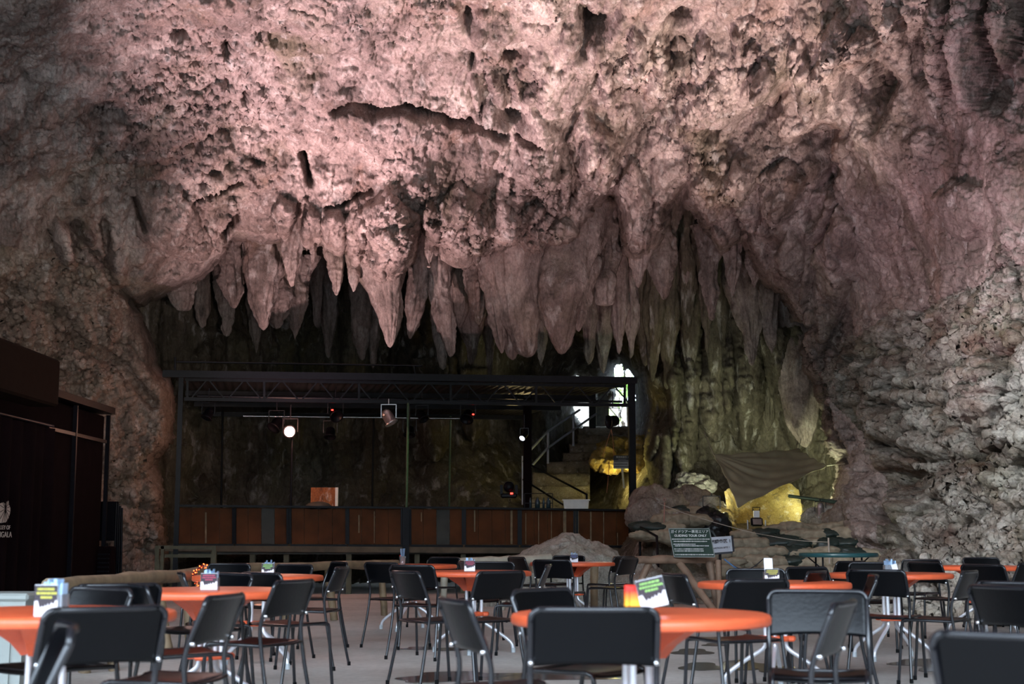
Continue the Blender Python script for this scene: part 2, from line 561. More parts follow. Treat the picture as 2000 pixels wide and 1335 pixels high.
# ---- individual features of the rock face, outlined on the photograph
CRACKS = [([(655, 216), (690, 206), (735, 218), (790, 206), (840, 220), (880, 238), (930, 240), (985, 262)], 9, .9),
          ([(640, 402), (690, 385), (725, 366)], 6, .5), ([(590, 302), (600, 325), (604, 352)], 9, .7),
          ([(590, 402), (585, 430), (575, 470)], 12, .9), ([(1015, 260), (1050, 262)], 8, .8),
          ([(150, 440), (160, 475), (190, 500), (215, 555), (240, 570), (262, 600)], 12, .22), ([(262, 385), (275, 430)], 7, .6),
          ([(375, 385), (430, 375), (470, 350)], 5, .35), ([(0, 545), (50, 590), (90, 600), (130, 640), (160, 690), (215, 700), (250, 735), (290, 790)], 16, .22),
          ([(440, 455), (452, 440), (462, 425)], 9, .9), ([(1140, 250), (1128, 320), (1120, 380)], 9, .2),
          ([(1580, 270), (1625, 330), (1600, 420)], 22, .5), ([(1500, 640), (1610, 640)], 10, .3),
          ([(1135, 20), (1150, 60), (1138, 90)], 14, .35), ([(1700, 1000), (1760, 1050), (1800, 1130)], 14, .5),
          ([(1740, 960), (1830, 985)], 22, .6), ([(1850, 760), (1905, 880), (1960, 920)], 10, .4), ([(1700, 860), (1790, 890)], 14, .5),
          ([(1560, 650), (1600, 740), (1640, 900)], 9, .5), ([(1960, 700), (2000, 690)], 9, .4), ([(1960, 880), (2000, 870)], 10, .5)]
for pts, w, dep in CRACKS:
    dd = seg_d(PX + 6 * wob, PY + 6 * fbm(p, 1.6, 2, off=31), pts)
    D -= 1.5 * dep * np.exp(-(dd / (w * .8)) ** 3)
HOLES = [(915, 48, 15, 20, .7), (1700, 165, 44, 42, 1.3), (1795, 92, 22, 34, .9), (1955, 135, 18, 75, .9), (205, 225, 42, 20, .7),
         (345, 70, 20, 13, .5), (1165, 45, 28, 20, .9), (995, 110, 16, 9, .5), (1000, 225, 26, 14, .8), (1395, 250, 20, 16, .5),
         (1325, 30, 25, 14, .5), (920, 118, 8, 14, .45), (1715, 215, 16, 42, .6), (1505, 205, 26, 34, .5), (440, 95, 10, 20, .5),
         (480, 185, 8, 16, .5), (820, 460, 14, 40, .7), (420, 342, 16, 8, .5), (1530, 330, 40, 50, .5), (140, 460, 14, 28, .6),
         (1600, 270, 26, 26, .5), (1790, 140, 20, 26, .4), (1760, 930, 50, 26, .7), (1840, 640, 26, 14, .3), (1885, 790, 18, 24, .5),
         (1930, 150, 12, 60, .5), (205, 480, 10, 60, .4), (1880, 1020, 40, 8, .3), (1820, 1130, 12, 34, .5), (1700, 1090, 14, 30, .5), (1745, 925, 55, 28, .9), (1790, 890, 60, 14, .7), (1700, 985, 22, 40, .6), (1668, 860, 26, 70, .6),
         (1720, 800, 34, 12, .5), (1850, 810, 16, 26, .6), (1690, 700, 40, 10, .4), (1930, 890, 70, 7, .5), (1800, 1000, 60, 8, .5), (1740, 1060, 60, 9, .45), (1870, 1080, 60, 6, .4), (1770, 760, 50, 8, .4), (1900, 720, 60, 6, .35)]
for x, y, sx, sy, dep in HOLES:
    D -= dep * np.exp(-(((PX - x + 8 * wob) / sx) ** 2 + ((PY - y + 6 * wob) / sy) ** 2) ** 1.6)
# long ridges: (x0, y0, x1, y1, half width px, height m, pointed end)
RIDGES = [(1050, 250, 1094, 418, 46, .55), (1150, 250, 1180, 372, 48, .6), (1500, 132, 1508, 212, 22, .4), (1575, 130, 1590, 232, 24, .45),
          (1612, 130, 1612, 228, 16, .4), (1640, 60, 1648, 190, 26, .7), (1676, 100, 1684, 230, 14, .55), (1690, 60, 1706, 112, 20, .6),
          (1846, 10, 1852, 186, 30, .95), (1908, -60, 1910, 218, 38, 1.05), (1985, -40, 1965, 150, 36, .9), (1745, 30, 1758, 100, 16, .5),
          (1380, 330, 1440, 470, 36, .6), (1450, 330, 1478, 440, 34, .5), (1535, 335, 1528, 425, 48, .8), (1618, 380, 1600, 465, 28, .5),
          (1655, 430, 1672, 548, 26, .5), (1240, 360, 1252, 545, 36, .75), (1290, 420, 1300, 560, 24, .5), (1216, 400, 1214, 500, 22, .3),
          (1104, 300, 1100, 400, 10, .2), (760, 400, 765, 545, 62, .7), (600, 410, 610, 505, 26, .4), (655, 420, 655, 520, 24, .4),
          (555, 395, 570, 470, 26, .45), (900, 380, 905, 500, 48, .5), (840, 395, 842, 480, 18, .4), (930, 420, 932, 500, 20, .4),
          (1060, 430, 1010, 500, 16, .5), (1090, 440, 1110, 500, 40, .5), (975, 400, 960, 470, 36, .4), (700, 420, 695, 520, 22, .4),
          (1410, 440, 1428, 520, 20, .35), (1340, 380, 1350, 450, 20, .3), (1630, 500, 1600, 700, 40, .5), (1560, 480, 1575, 620, 34, .5),
          (1440, 60, 1450, 110, 12, .35), (1330, 90, 1345, 150, 14, .35), (1378, 80, 1376, 128, 12, .35), (1470, 90, 1452, 140, 12, .35),
          (1240, 60, 1250, 130, 18, .35), (1290, 80, 1300, 150, 16, .35), (1180, 120, 1190, 200, 14, .35), (960, 150, 985, 210, 12, .35),
          (1000, 150, 1012, 190, 10, .3), (925, 160, 935, 215, 9, .25), (1560, 90, 1545, 150, 14, .3), (960, 230, 975, 330, 30, .25),
          (110, 440, 118, 505, 18, .5), (165, 450, 150, 480, 20, .4), (300, 400, 400, 500, 60, .3), (1880, 380, 1900, 470, 50, .3), (1925, 735, 1930, 850, 85, .5)]
for x0, y0, x1, y1, w, hgt in RIDGES:
    L = math.hypot(x1 - x0, y1 - y0)
    tx, ty = (x1 - x0) / L, (y1 - y0) / L
    s_ = ((PX - x0) * tx + (PY - y0) * ty) / L
    q = np.abs(-(PX - x0) * ty + (PY - y0) * tx + 5 * wob)
    t = np.clip(s_, 0, 1)
    rad = w * np.clip(1 - np.clip(t, 0, 1) ** 2.4, .0, 1) ** .6 + 1e-3
    rad = np.where(s_ < 0, w * np.clip(1 + s_ * 3, 0, 1), rad)
    rad = np.where(s_ > 1, 1e-3, rad)
    D += 1.25 * hgt * np.sqrt(np.clip(1 - (q / np.maximum(rad, 1e-3)) ** 2, 0, 1)) * np.clip(rad / w, 0, 1) ** .5
# vertical flutes on the draperies
flm = np.clip(G(PX, PY, 1095, 330, 60, 95) + G(PX, PY, 1180, 310, 50, 70) + G(PX, PY, 1505, 175, 28, 45) + G(PX, PY, 1592, 180, 48, 55) + .5 * G(PX, PY, 1500, 400, 170, 90) + .6 * G(PX, PY, 900, 170, 40, 50), 0, 1)
fl = perlin(U * 7.5 + .6 * wob, p[..., 1] * .3, V * .35)
D += flm * .13 * (1 - np.abs(fl) * 2.2)

tocam = np.array([0, 0, EYE]) - p; tocam /= np.linalg.norm(tocam, axis=-1, keepdims=True)
dr = .65 * tocam + .35 * n
p = p + dr * D[..., None]
n = normals(p)
# small scale crust along the new surface
d2 = (.10 * fbm(p, 5.0, 4, .68, off=8.0) + .02 * fbm(p, 12, 2, .6, True, 2)) * (.5 + .6 * rough)
d2 += low * .07 * fbm(p, 4.5, 4, .7, off=5, zs=1.4)
d2 += low * .05 * fbm(p, 2.6, 3, .6, True, 12, zs=2.8)
p = p + n * d2[..., None]
# rolled edge round the chamber mouth
sd = sdist(PX + 7 * wob + 4 * fbm(p, 2.4, 2, off=41), PY + 5 * wob + 5 * fbm(p, 2.2, 2, off=51), MOUTH)
q = np.clip((26 - sd) / 34, 0, 1)
back = 2.4 * (1 - np.sqrt(np.clip(1 - q * q, 0, 1)))
ray = p - np.array([0, 0, EYE]); ray /= ray[..., 1:2]
p = p + ray * back[..., None]
keep = (sd > -8) & (p[..., 2] > -.25)
isR = (rgt > .5) & (low > .45 + .2 * wob)
isL = (PX < 330) & (PY > 470 + .25 * PX)
# widen the masks by one face so the three pieces meet
def grow(m):
    g = m.copy(); g[1:] |= m[:-1]; g[:, 1:] |= m[:, :-1]; g[1:, 1:] |= m[:-1, :-1]; return g
sheet('ceiling', p, keep & grow(~isR & ~isL), ROCK)
sheet('wall_right', p, keep & grow(isR), ROCKR)
sheet('wall_left', p, keep & grow(isL), ROCKL)
EDGE = (p[0, ::8].copy(), p[::8, 0].copy(), p[::8, -1].copy())

# ---- the rest of the hall around and behind the photographer: roof and side walls of the same rock
def shell(name, rows, mat):
    rows = np.array(rows)
    nn = normals(rows); rows = rows + nn * (.35 * fbm(rows, .3, 3, off=2))[..., None]
    return sheet(name, rows, np.ones(rows.shape[:2], bool), mat)
top = EDGE[0]
shell('ceiling_front', [top * [1, 1, 1] + [0, 0, .0]] + [top * [1 + .03 * k, 0, 1] + [0, top_y, 0] for k, top_y in []] +
      [np.stack([top[:, 0] * (1 + .05 * k), top[:, 1] - 1.5 * k, top[:, 2] - .02 * k], -1) for k in range(1, 15)], ROCK)
le = EDGE[1]; re = EDGE[2]
shell('wall_left_front', [np.stack([le[:, 0] * (1 + .0 * k) - .35 * k, le[:, 1] - 1.9 * k, le[:, 2] * (1 - .01 * k)], -1) for k in range(0, 9)], ROCKL)
shell('wall_right_front', [np.stack([re[:, 0] + .30 * k, re[:, 1] - 1.4 * k, re[:, 2]], -1) for k in range(0, 12)], ROCKR)

# ================================================================== BACK CHAMBER
HOLE1 = [(1196, 728), (1201, 712), (1212, 704), (1218, 712), (1221, 722), (1226, 716), (1236, 724), (1242, 740), (1246, 765), (1243, 800), (1240, 830), (1236, 840), (1184, 840), (1182, 795), (1194, 785), (1204, 772), (1196, 755)]
HOLE2 = [(1118, 735), (1126, 728), (1133, 731), (1142, 735), (1152, 742), (1162, 752), (1164, 800), (1160, 838), (1140, 838), (1116, 806), (1118, 790), (1140, 770), (1120, 750)]
CB = [(100, 350, 29.5), (600, 350, 30), (1000, 350, 30), (1400, 350, 28.5), (1800, 350, 27),
      (100, 700, 29), (300, 700, 30), (600, 700, 31), (900, 700, 31.5), (1150, 700, 35), (1215, 740, 36.6), (1100, 800, 35.6), (1215, 835, 36.4), (1150, 900, 35.6), (1215, 885, 32.2), (1225, 910, 31.2), (1255, 890, 30.2), (1040, 860, 34), (1280, 740, 30), (1290, 850, 29), (1400, 700, 29),
      (1550, 700, 28), (1650, 700, 27), (1800, 700, 26), (1350, 860, 28.6), (1500, 860, 28.8), (1600, 860, 27.6), (1700, 900, 26.2),
      (100, 950, 28), (400, 950, 31), (800, 930, 31), (950, 930, 31), (1100, 930, 34.6), (1215, 950, 30.8), (1290, 950, 28.2), (1400, 940, 28.6), (1500, 950, 28.4),
      (1640, 950, 27), (1290, 1010, 25.6), (1420, 1010, 27.4), (1560, 1010, 27.4), (1650, 1020, 26.4),
      (100, 1080, 28), (600, 1010, 30), (1000, 1000, 29.8), (1200, 1000, 30.5), (1080, 985, 31.5), (1260, 1060, 24.2), (1400, 1060, 24.6), (1560, 1060, 24.6), (1650, 1070, 23.5), (600, 1100, 29.5), (1000, 1100, 28.5)]
Yb = rbf(CB)
st = QUAL * 1.25
gx = np.arange(150, 1790, st); gy = np.arange(360, 1140, st)
PX, PY = np.meshgrid(gx, gy)
p = gridpts(PX, PY, Yb(PX, PY)); n = normals(p)
wob = fbm(p, .8, 2, off=3.3)
U = p[..., 0]; V = p[..., 2]
hang = 1 / (1 + np.exp((PY - 860) / 40)); hang = hang + 0 * hang
D = .5 * fbm(p, .35, 2, off=6) + .22 * fbm(p, .9, 2, .5, True, 3, zs=.5)
D += hang * (1.0 * pendants(U + .3 * wob, V, 1.1, 3.0, 21) + .9 * pendants(U + .1 * wob, V + .1 * wob, .5, 1.7, 22) + .7 * pendants(U, V, .25, .9, 23))
D += hang * .06 * (1 - 2 * np.abs(perlin(U * 5, p[..., 1] * .4, V * .5 + wob)))
f1, f2 = cells(U + .2 * wob, V * 1.4, .7, 24)
D += (1 - hang) * (.22 * np.sqrt(np.clip(1 - f1, 0, 1)) - .07 * np.exp(-f2 / .07))
D += .07 * fbm(p, 2.7, 3, .55, True, 9)
for x0, y0, x1, y1, w, hgt in [(1285, 640, 1290, 960, 42, .9), (1250, 640, 1268, 900, 30, .6), (1330, 620, 1340, 930, 34, .7), (1390, 640, 1400, 860, 40, .5),
                               (1450, 620, 1455, 880, 42, .5), (1530, 640, 1560, 880, 45, .8), (845, 700, 850, 900, 45, .7), (925, 720, 925, 860, 30, .7), (1170, 640, 1172, 800, 20, .5)]:
    L = math.hypot(x1 - x0, y1 - y0); tx, ty = (x1 - x0) / L, (y1 - y0) / L
    s_ = ((PX - x0) * tx + (PY - y0) * ty) / L; q = np.abs(-(PX - x0) * ty + (PY - y0) * tx + 8 * wob)
    rad = w * np.clip(1 - np.clip(s_, 0, 1) ** 3, 0, 1) ** .5 * (s_ > -.0) + 1e-3
    D += hgt * np.sqrt(np.clip(1 - (q / rad) ** 2, 0, 1)) * (s_ < 1)
tocam = np.array([0, 0, EYE]) - p; tocam /= np.linalg.norm(tocam, axis=-1, keepdims=True)
p = p + tocam * D[..., None]; n = normals(p)
p = p + n * (.04 * fbm(p, 6, 2, .6, True, 4))[..., None]
s1 = np.minimum(sdist(PX + 2 * wob, PY + 2 * wob, HOLE1), sdist(PX + 3 * wob, PY + 3 * wob, HOLE2))
q = np.clip((10 - s1) / 14, 0, 1)
ray = p - np.array([0, 0, EYE]); ray /= ray[..., 1:2]
p = p + ray * (2.0 * (1 - np.sqrt(np.clip(1 - q * q, 0, 1))))[..., None]
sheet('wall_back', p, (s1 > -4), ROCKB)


# thick rock round the whole hall so daylight only comes in by the cave mouth and the opening
def slab(name, c, s):
    m = MB(); m.box(c, s); o = m.build(name, ROCKB); o['kind'] = 'structure'
slab('ceiling_rock_mass', (0, 18.5, 11.2), (32, 41, 1))
slab('wall_left_rock_mass', (-14.5, 21, 5.5), (1, 36, 12))
slab('wall_right_rock_mass', (14.5, 15, 5.5), (1, 48, 12))
slab('wall_back_rock_mass', (-6.8, 38.6, 5.5), (15, .6, 12))
slab('wall_back_rock_mass', (9.6, 38.6, 5.5), (11, .6, 12))
slab('wall_back_rock_mass', (2.4, 38.6, 9.4), (5, .6, 4.2))
slab('wall_back_rock_mass', (2.4, 38.6, 1.6), (5, .6, 3.6))

# ================================================================== STALACTITES
def stalactite(label, px, top, tip, w, Y, tx=None, seed=1, mat=None, flat=1.0, pw=.62, flute=.35, bulge=0.0, group=None, n_=56, m_=110, yt=None):
    tx = px if tx is None else tx
    a = P(px, top, Y); b = P(tx, tip, Y if yt is None else yt)
    sc_ = Y / F
    R0 = w * .54 * sc_
    L = (a - b).length
    t = np.linspace(0, 1, m_)[:, None]; th = np.linspace(0, 2 * PI, n_, endpoint=False)[None]
    rnd = random.Random(seed)
    prof = (1 - t ** 1.3) ** (pw + .04) * (1 + bulge * np.sin(PI * np.clip(t * 1.4, 0, 1)))
    prof = prof * (1 + .2 * np.clip(.2 - t, 0, 1) / .2)
    cx = a.x + (b.x - a.x) * t + .30 * R0 * np.sin(t * 5 + rnd.random() * 6) * (1 - t)
    cy = a.y + (b.y - a.y) * t
    cz = a.z + (b.z - a.z) * t
    x = cx + R0 * prof * np.cos(th); y = cy + R0 * flat * prof * np.sin(th); z = cz + 0 * th
    q = np.stack([x, y, z], -1)
    ax = np.stack([cx + 0 * th, cy + 0 * th, cz + 0 * th], -1)
    nn = q - ax; nn[..., 2] = 0; nl = np.linalg.norm(nn, axis=-1, keepdims=True) + 1e-6; nn /= nl
    sd_ = seed * 3.7
    k = .75 * fbm(q, .9 / max(R0, .1) * .45, 2, off=sd_, zs=.4)
    k += flute * .35 * fbm(q, 2.2 / max(R0, .12) * .5, 2, .5, True, sd_, zs=.14)
    k += .75 * pendants(th * R0 * 1.0 + 0 * t + cx * 0, z, R0 * .75, L * .34, seed) / R0
    d = R0 * k * np.clip(prof, 0.12, 1.2)
    thr = th * R0 + 0 * t
    fl = perlin(np.cos(th) * R0 * 9 + seed + 0 * t, np.sin(th) * R0 * 9 + 0 * t, z * .55)
    d += (.025 + .055 * flute) * (1 - 2.2 * np.abs(fl)) * np.clip(prof * 1.8, 0, 1)
    d += .10 * fbm(q, 2.4, 5, .62, off=8, zs=.6) + .012 * fbm(q, 14, 2, .6, off=2)
    q = q + nn * d[..., None]
    q = np.concatenate([q, q[:, :1]], 1)
    o = sheet('stalactite', q, np.ones(q.shape[:2], bool), mat or ROCK, kind=None)
    # move origin to the root
    base = a
    o.data.transform(Matrix.Translation(-base)); o.location = base
    prop(o, label, 'stalactite', group or 'stalactites hanging over the stage')
    return o


LIT = [
    ('crusty slender pink stalactite, leftmost of the brightly lit front row', 573, 425, 560, 44, 25.1, 569, .6),
    ('broad fluted grey stalactite just left of the crusty slender pink one', 516, 468, 645, 66, 25.8, 515, .5),
    ('blunt grey stalactite with rounded end left of the broad fluted one', 452, 490, 602, 42, 26.2, 458, .4),
    ('short stubby stalactite alone at the far left end of the dark arch', 359, 535, 607, 42, 25.9, 358, .25),
    ('long curved grey stalactite hanging lowest at the left of the arch', 438, 540, 657, 36, 27.0, 443, .5),
    ('short two-lobed grey stalactite beside the broad fluted one', 548, 560, 642, 40, 26.4, 540, .5),
    ('olive streaked wedge-shaped stalactite below the crusty slender one', 583, 560, 663, 42, 26.6, 576, .55),
    ('knobbly pink stalactite with narrow tip in the lit front row', 654, 455, 577, 36, 25.2, 657, .6),
    ('tiny pink stalactite high between two lit front ones', 611, 470, 514, 15, 25.1, 612, .6),
    ('rounded pink stalactite touching the left side of the biggest one', 692, 470, 570, 30, 25.2, 690, .45),
    ('very big crusty pink stalactite, widest of all, left of centre', 748, 440, 679, 124, 25.2, 762, .62),
    ('thin knotted pink stalactite right of the biggest one', 842, 430, 523, 22, 25.0, 838, .6),
    ('wide stubby pink lobe with crusty underside at the centre', 895, 430, 524, 100, 25.2, 902, .45),
    ('small pale drip-shaped stalactite beside the wide stubby lobe', 930, 440, 519, 34, 25.1, 931, .55),
    ('olive forked stalactite leg leaning left behind the biggest one', 826, 520, 662, 46, 26.3, 801, .6),
    ('olive tapering stalactite leg leaning right, ending in a pale tip', 850, 520, 697, 54, 26.2, 880, .6),
    ('thin dark olive stalactite between the tapering leg and the fluted mass', 928, 500, 634, 34, 26.3, 935, .6),
    ('big fluted grey-pink stalactite like a folded leaf at the centre', 1012, 475, 698, 104, 25.6, 1030, .48),
    ('narrow fluted stalactite growing on the left flank of the folded one', 962, 540, 690, 38, 25.7, 980, .6),
    ('short knobbly stalactite below the folded one, rusty tip', 1002, 600, 703, 36, 25.8, 1002, .4),
    ('big tapering grey stalactite with long foot right of the folded one', 1105, 455, 692, 106, 25.5, 1097, .7),
    ('short pointed spur on the right side of the big tapering one', 1128, 520, 648, 58, 25.6, 1130, .6),
    ('square-ended brown stalactite hanging high right of the big tapering one', 1183, 470, 597, 42, 26.0, 1183, .18),
    ('pink wedge-shaped stalactite with hooked tip right of centre', 1250, 395, 562, 78, 25.2, 1247, .7),
    ('twisted stalactite with pale split tip beside the hooked one', 1294, 440, 586, 52, 25.6, 1296, .45),
    ('slim brown stalactite in the dark recess right of the split tip', 1341, 440, 558, 30, 27.0, 1341, .6),
    ('slim pink stalactite with needle tip over the right chamber', 1434, 440, 578, 40, 25.8, 1431, .7),
    ('tapering pink stalactite left of the needle-tipped one', 1378, 500, 626, 36, 25.9, 1391, .6),
    ('small rusty stalactite cluster beside the needle-tipped one', 1470, 480, 562, 30, 26.0, 1474, .4),
    ('broad brown pointed stalactite above the tarpaulin', 1460, 545, 714, 62, 26.6, 1468, .65),
    ('narrow brown stalactite right of the broad pointed one', 1498, 545, 690, 40, 26.5, 1507, .6),
    ('long dark cone-shaped stalactite hanging lowest at the right', 1556, 600, 874, 104, 26.9, 1574, .55),
]
for i, (lb, x, t0, t1, w, Y, tx, pw) in enumerate(LIT):
    stalactite(lb, x, t0 - 60, t1, w, Y + .75, tx, yt=Y, seed=i + 1, pw=pw, flute=.8 if 'flut' in lb or 'fold' in lb else .35, flat=.8,
               mat=ROCK)
MID = [
    ('dim stalactite, {} dark row over the stage roof', [
        (395, 520, 640, 34, 28.2), (505, 560, 690, 40, 28.6), (612, 520, 640, 30, 28.4), (640, 560, 700, 34, 28.8), (702, 580, 704, 46, 28.0),
        (735, 600, 720, 22, 28.2), (858, 560, 722, 44, 28.4), (905, 560, 640, 46, 27.6), (918, 600, 712, 56, 27.9), (960, 600, 735, 24, 28.4),
        (1060, 600, 715, 36, 28.3), (1150, 580, 712, 34, 28.0), (1172, 560, 730, 40, 28.5), (1210, 540, 692, 36, 27.0), (1232, 560, 700, 34, 27.4)]),
    ('greenish stalactite, {} curtain beside the bright opening', [
        (1262, 560, 715, 40, 27.5), (1282, 600, 745, 36, 27.2), (1310, 560, 760, 42, 27.4), (1345, 580, 742, 38, 27.8), (1375, 600, 693, 22, 27.0), (1402, 600, 770, 40, 27.9),
        (1340, 560, 650, 26, 27.2), (1422, 620, 800, 30, 28.1), (1440, 700, 838, 38, 28.2), (1495, 680, 842, 42, 28.2)]),
]
ORD = ['first from the left in the', 'second from the left in the', 'third from the left in the', 'fourth from the left in the', 'fifth from the left in the', 'sixth from the left in the',
       'seventh from the left in the', 'eighth from the left in the', 'ninth from the left in the', 'tenth from the left in the', 'eleventh from the left in the', 'twelfth from the left in the',
       'third from the right in the', 'second from the right in the', 'rightmost in the']
ORD2 = ORD[:9] + ['rightmost in the']
k = 50
for (tpl, rows), od in zip(MID, (ORD, ORD2)):
    rows = sorted(rows)
    for (x, t0, t1, w, Y), o_ in zip(rows, od):
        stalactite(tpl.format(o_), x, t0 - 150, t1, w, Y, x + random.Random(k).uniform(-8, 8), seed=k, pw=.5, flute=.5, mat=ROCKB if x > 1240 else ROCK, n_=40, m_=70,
                   group='dim stalactites of the back rows')
        k += 1
# ================================================================== SETTING OBJECTS
BLACK = simple('black painted steel', (.005, .005, .008), .36, 0, .3, 20, .1, spec=.16)
STEEL = simple('dark steel', (.012, .012, .018), .4, .0, .3, 20, spec=.3)
GREENLIT = simple('steel pole with green light tint', (.05, .10, .05), .45, 0, .3, 30, .2)  # green of the stage light put into the steel colour
CHROME = simple('bright steel', (.75, .75, .78), .25, 1.0, .1, 30)
ALU = simple('brushed aluminium', (.62, .62, .65), .35, .9, .1, 30)
PLY = simple('brown stained plywood', (.105, .036, .012), .6, 0, .35, 3, .2, spec=.12)
BOARD = simple('dark grey board', (.045, .047, .04), .7, 0, .3, 5)
PALE = simple('bare pale wood', (.24, .18, .10), .7, 0, .35, 10)
BEAM = simple('old brown beam', (.10, .075, .045), .7, 0, .35, 5, .2)
GREENWOOD = simple('greenish timber', (.11, .10, .06), .7, 0, .3, 6, .2)
DARKROOF = simple('dark corrugated steel', (.05, .05, .055), .35, .4, .3, 6)
BAMBOO = simple('weathered log', (.24, .165, .095), .65, 0, .35, 6, .5)
GREYWOOD = simple('weathered grey wood', (.20, .17, .15), .8, 0, .35, 7, .5)
WHITEPL = simple('white plastic', (.78, .78, .74), .45, 0, .06, 10)
GREYPL = simple('light grey plastic', (.30, .32, .30), .45, 0, .08, 6)
CLOTHB = simple('black maroon cloth', (.007, .0035, .0045), .9, 0, .25, 4, spec=.04)
WHITE = simple('white print', (.75, .75, .72), .6, 0, .04, 5)
LOGOC = simple('pale beige print', (.62, .55, .48), .7, 0, .06, 20)
SIGNG = simple('dark green signboard', (.022, .052, .036), .5, 0, .15, 8)
SIGNW = simple('white signboard', (.62, .65, .72), .5, 0, .06, 8)
SIGNK = simple('black signboard', (.02, .02, .03), .5)
INK = simple('black ink', (.02, .02, .03), .6)
BLUEST = simple('weathered grey door', (.32, .34, .34), .8, 0, .3, 10, .3)


def glow(name, col, s):
    m, nt, b = mat_new(name)
    b.inputs['Base Color'].default_value = (*col, 1)
    b.inputs['Emission Color'].default_value = (*col, 1); b.inputs['Emission Strength'].default_value = s
    return m


LAMPON = glow('lit lamp', (1.0, .60, .45), 60)
LAMPW = glow('lit white lens', (.85, .9, 1.0), 9)
LED = glow('red led', (1.0, .03, .02), 8)

# floor -------------------------------------------------------------
def floor_mat():
    m, nt, b = mat_new('worn concrete')
    N = nt.nodes.new; L = nt.links.new
    g = N('ShaderNodeNewGeometry')
    n1 = N('ShaderNodeTexNoise'); n1.inputs['Scale'].default_value = .55; n1.inputs['Detail'].default_value = 8; n1.inputs['Roughness'].default_value = .6
    n2 = N('ShaderNodeTexNoise'); n2.inputs['Scale'].default_value = 14; n2.inputs['Detail'].default_value = 6; n2.inputs['Roughness'].default_value = .7
    L(g.outputs['Position'], n1.inputs['Vector']); L(g.outputs['Position'], n2.inputs['Vector'])
    cr = N('ShaderNodeValToRGB'); e = cr.color_ramp.elements
    e[0].position = .32; e[0].color = (.42, .38, .345, 1); e[1].position = .66; e[1].color = (.68, .635, .59, 1)
    L(n1.outputs['Fac'], cr.inputs[0])
    mr = N('ShaderNodeMapRange'); mr.inputs[1].default_value = .3; mr.inputs[2].default_value = .7; mr.inputs[3].default_value = .82; mr.inputs[4].default_value = 1.12
    L(n2.outputs['Fac'], mr.inputs[0])
    mx = N('ShaderNodeMix'); mx.data_type = 'RGBA'; mx.blend_type = 'MULTIPLY'; mx.inputs[0].default_value = 1
    cb = N('ShaderNodeCombineColor')
    for i in range(3): L(mr.outputs[0], cb.inputs[i])
    L(cr.outputs[0], mx.inputs[6]); L(cb.outputs[0], mx.inputs[7]); L(mx.outputs[2], b.inputs['Base Color'])
    b.inputs['Roughness'].default_value = .62; b.inputs['Specular IOR Level'].default_value = .35
    bp = N('ShaderNodeBump'); bp.inputs['Strength'].default_value = .25; bp.inputs['Distance'].default_value = .02
    L(n2.outputs['Fac'], bp.inputs['Height']); L(bp.outputs[0], b.inputs['Normal'])
    return m


fl_ = MB(); fl_.box((0, 14, -.15), (34, 56, .3)); o = fl_.build('floor', floor_mat()); o['kind'] = 'structure'

WET = simple('wet concrete', (.085, .072, .065), .16, 0, .2, 4, spec=.5)
def puddle(label, blobs):
    """blobs: px, py, half width px, half height px of dark wet stains on the floor"""
    pts = []
    cx = sum(b[0] for b in blobs) / len(blobs)
    o = None
    m = MB()
    for j, (x, y, a, b_) in enumerate(blobs):
        ring = []
        for k in range(30):
            an = 2 * PI * k / 30
            r = 1 + .16 * math.sin(3 * an + j) + .1 * math.sin(5 * an + 2 * j)
            q = PZ(x + a * r * math.cos(an), y + b_ * r * math.sin(an), 0.0)
            ring.append((q.x, q.y, .004 + .0012 * j))
        low_ = [(q[0], q[1], .0005) for q in ring]
        m._add(ring + low_, [tuple(range(30))] + [(i, 30 + i, 30 + (i + 1) % 30, (i + 1) % 30) for i in range(30)])
    o = m.build('puddle', WET)
    c = Vector(m.v[0]); c.z = 0
    o.data.transform(Matrix.Translation(-c)); o.location = c
    prop(o, label, 'puddle', 'wet patches on the concrete floor')


puddle('long dark wet patch on the floor left of the foreground chair back', [(1010, 1322, 190, 7), (900, 1318, 90, 6), (850, 1327, 80, 6)])
puddle('oval dark wet patch in front of the handrail table, smaller of two', [(1352, 1273, 38, 6)])
puddle('wide dark wet patch with two lobes between foreground and right tables', [(1370, 1302, 40, 8), (1450, 1300, 50, 10), (1510, 1306, 38, 6)])
puddle('small wet spot beside the chair legs right of the foreground table', [(1395, 1259, 22, 3), (1425, 1253, 30, 3)])
puddle('dark wet patch under the chairs at the right table', [(1800, 1294, 60, 7), (1838, 1303, 45, 9)])
puddle('thin brown wet streak on the floor under the centre table', [(822, 1266, 36, 3), (880, 1268, 30, 3)])

# ------------------------------------------------------------------ stage
FL = P(343, 1000, 24.6); FR = P(1238, 1004, 25.9)
FL.z = FR.z = 0
e1 = (FR - FL).normalized(); e2 = Vector((-e1.y, e1.x, 0))
if e2.y < 0: e2 = -e2
SW = (FR - FL).length


def F_(px, py, off=0.0):
    """point on the vertical plane of the stage front, moved back by off"""
    O = Vector((0, 0, EYE)); d = P(px, py, 10) - O
    A = FL + e2 * off
    t = (A - O).dot(e2) / d.dot(e2)
    return O + d * t


def stage_part(name, mb, mat, parent, **kw): return mb.build(name, mat, parent, **kw)


PXM = 25.2 / F   # metres per pixel there
stage = thing('stage', 'long dark raised stage with brown plywood front under a black truss roof', 'stage', tuple(FL))
ST = stage
def lp(v): return Vector(v) - FL
class SB(MB):
    """shapes given in world space, stored relative to the stage"""
    def build(s, name, mat, parent=None, mats=None):
        s.v = [tuple(Vector(v) - FL) for v in s.v]
        return MB.build(s, name, mat, parent, mats)


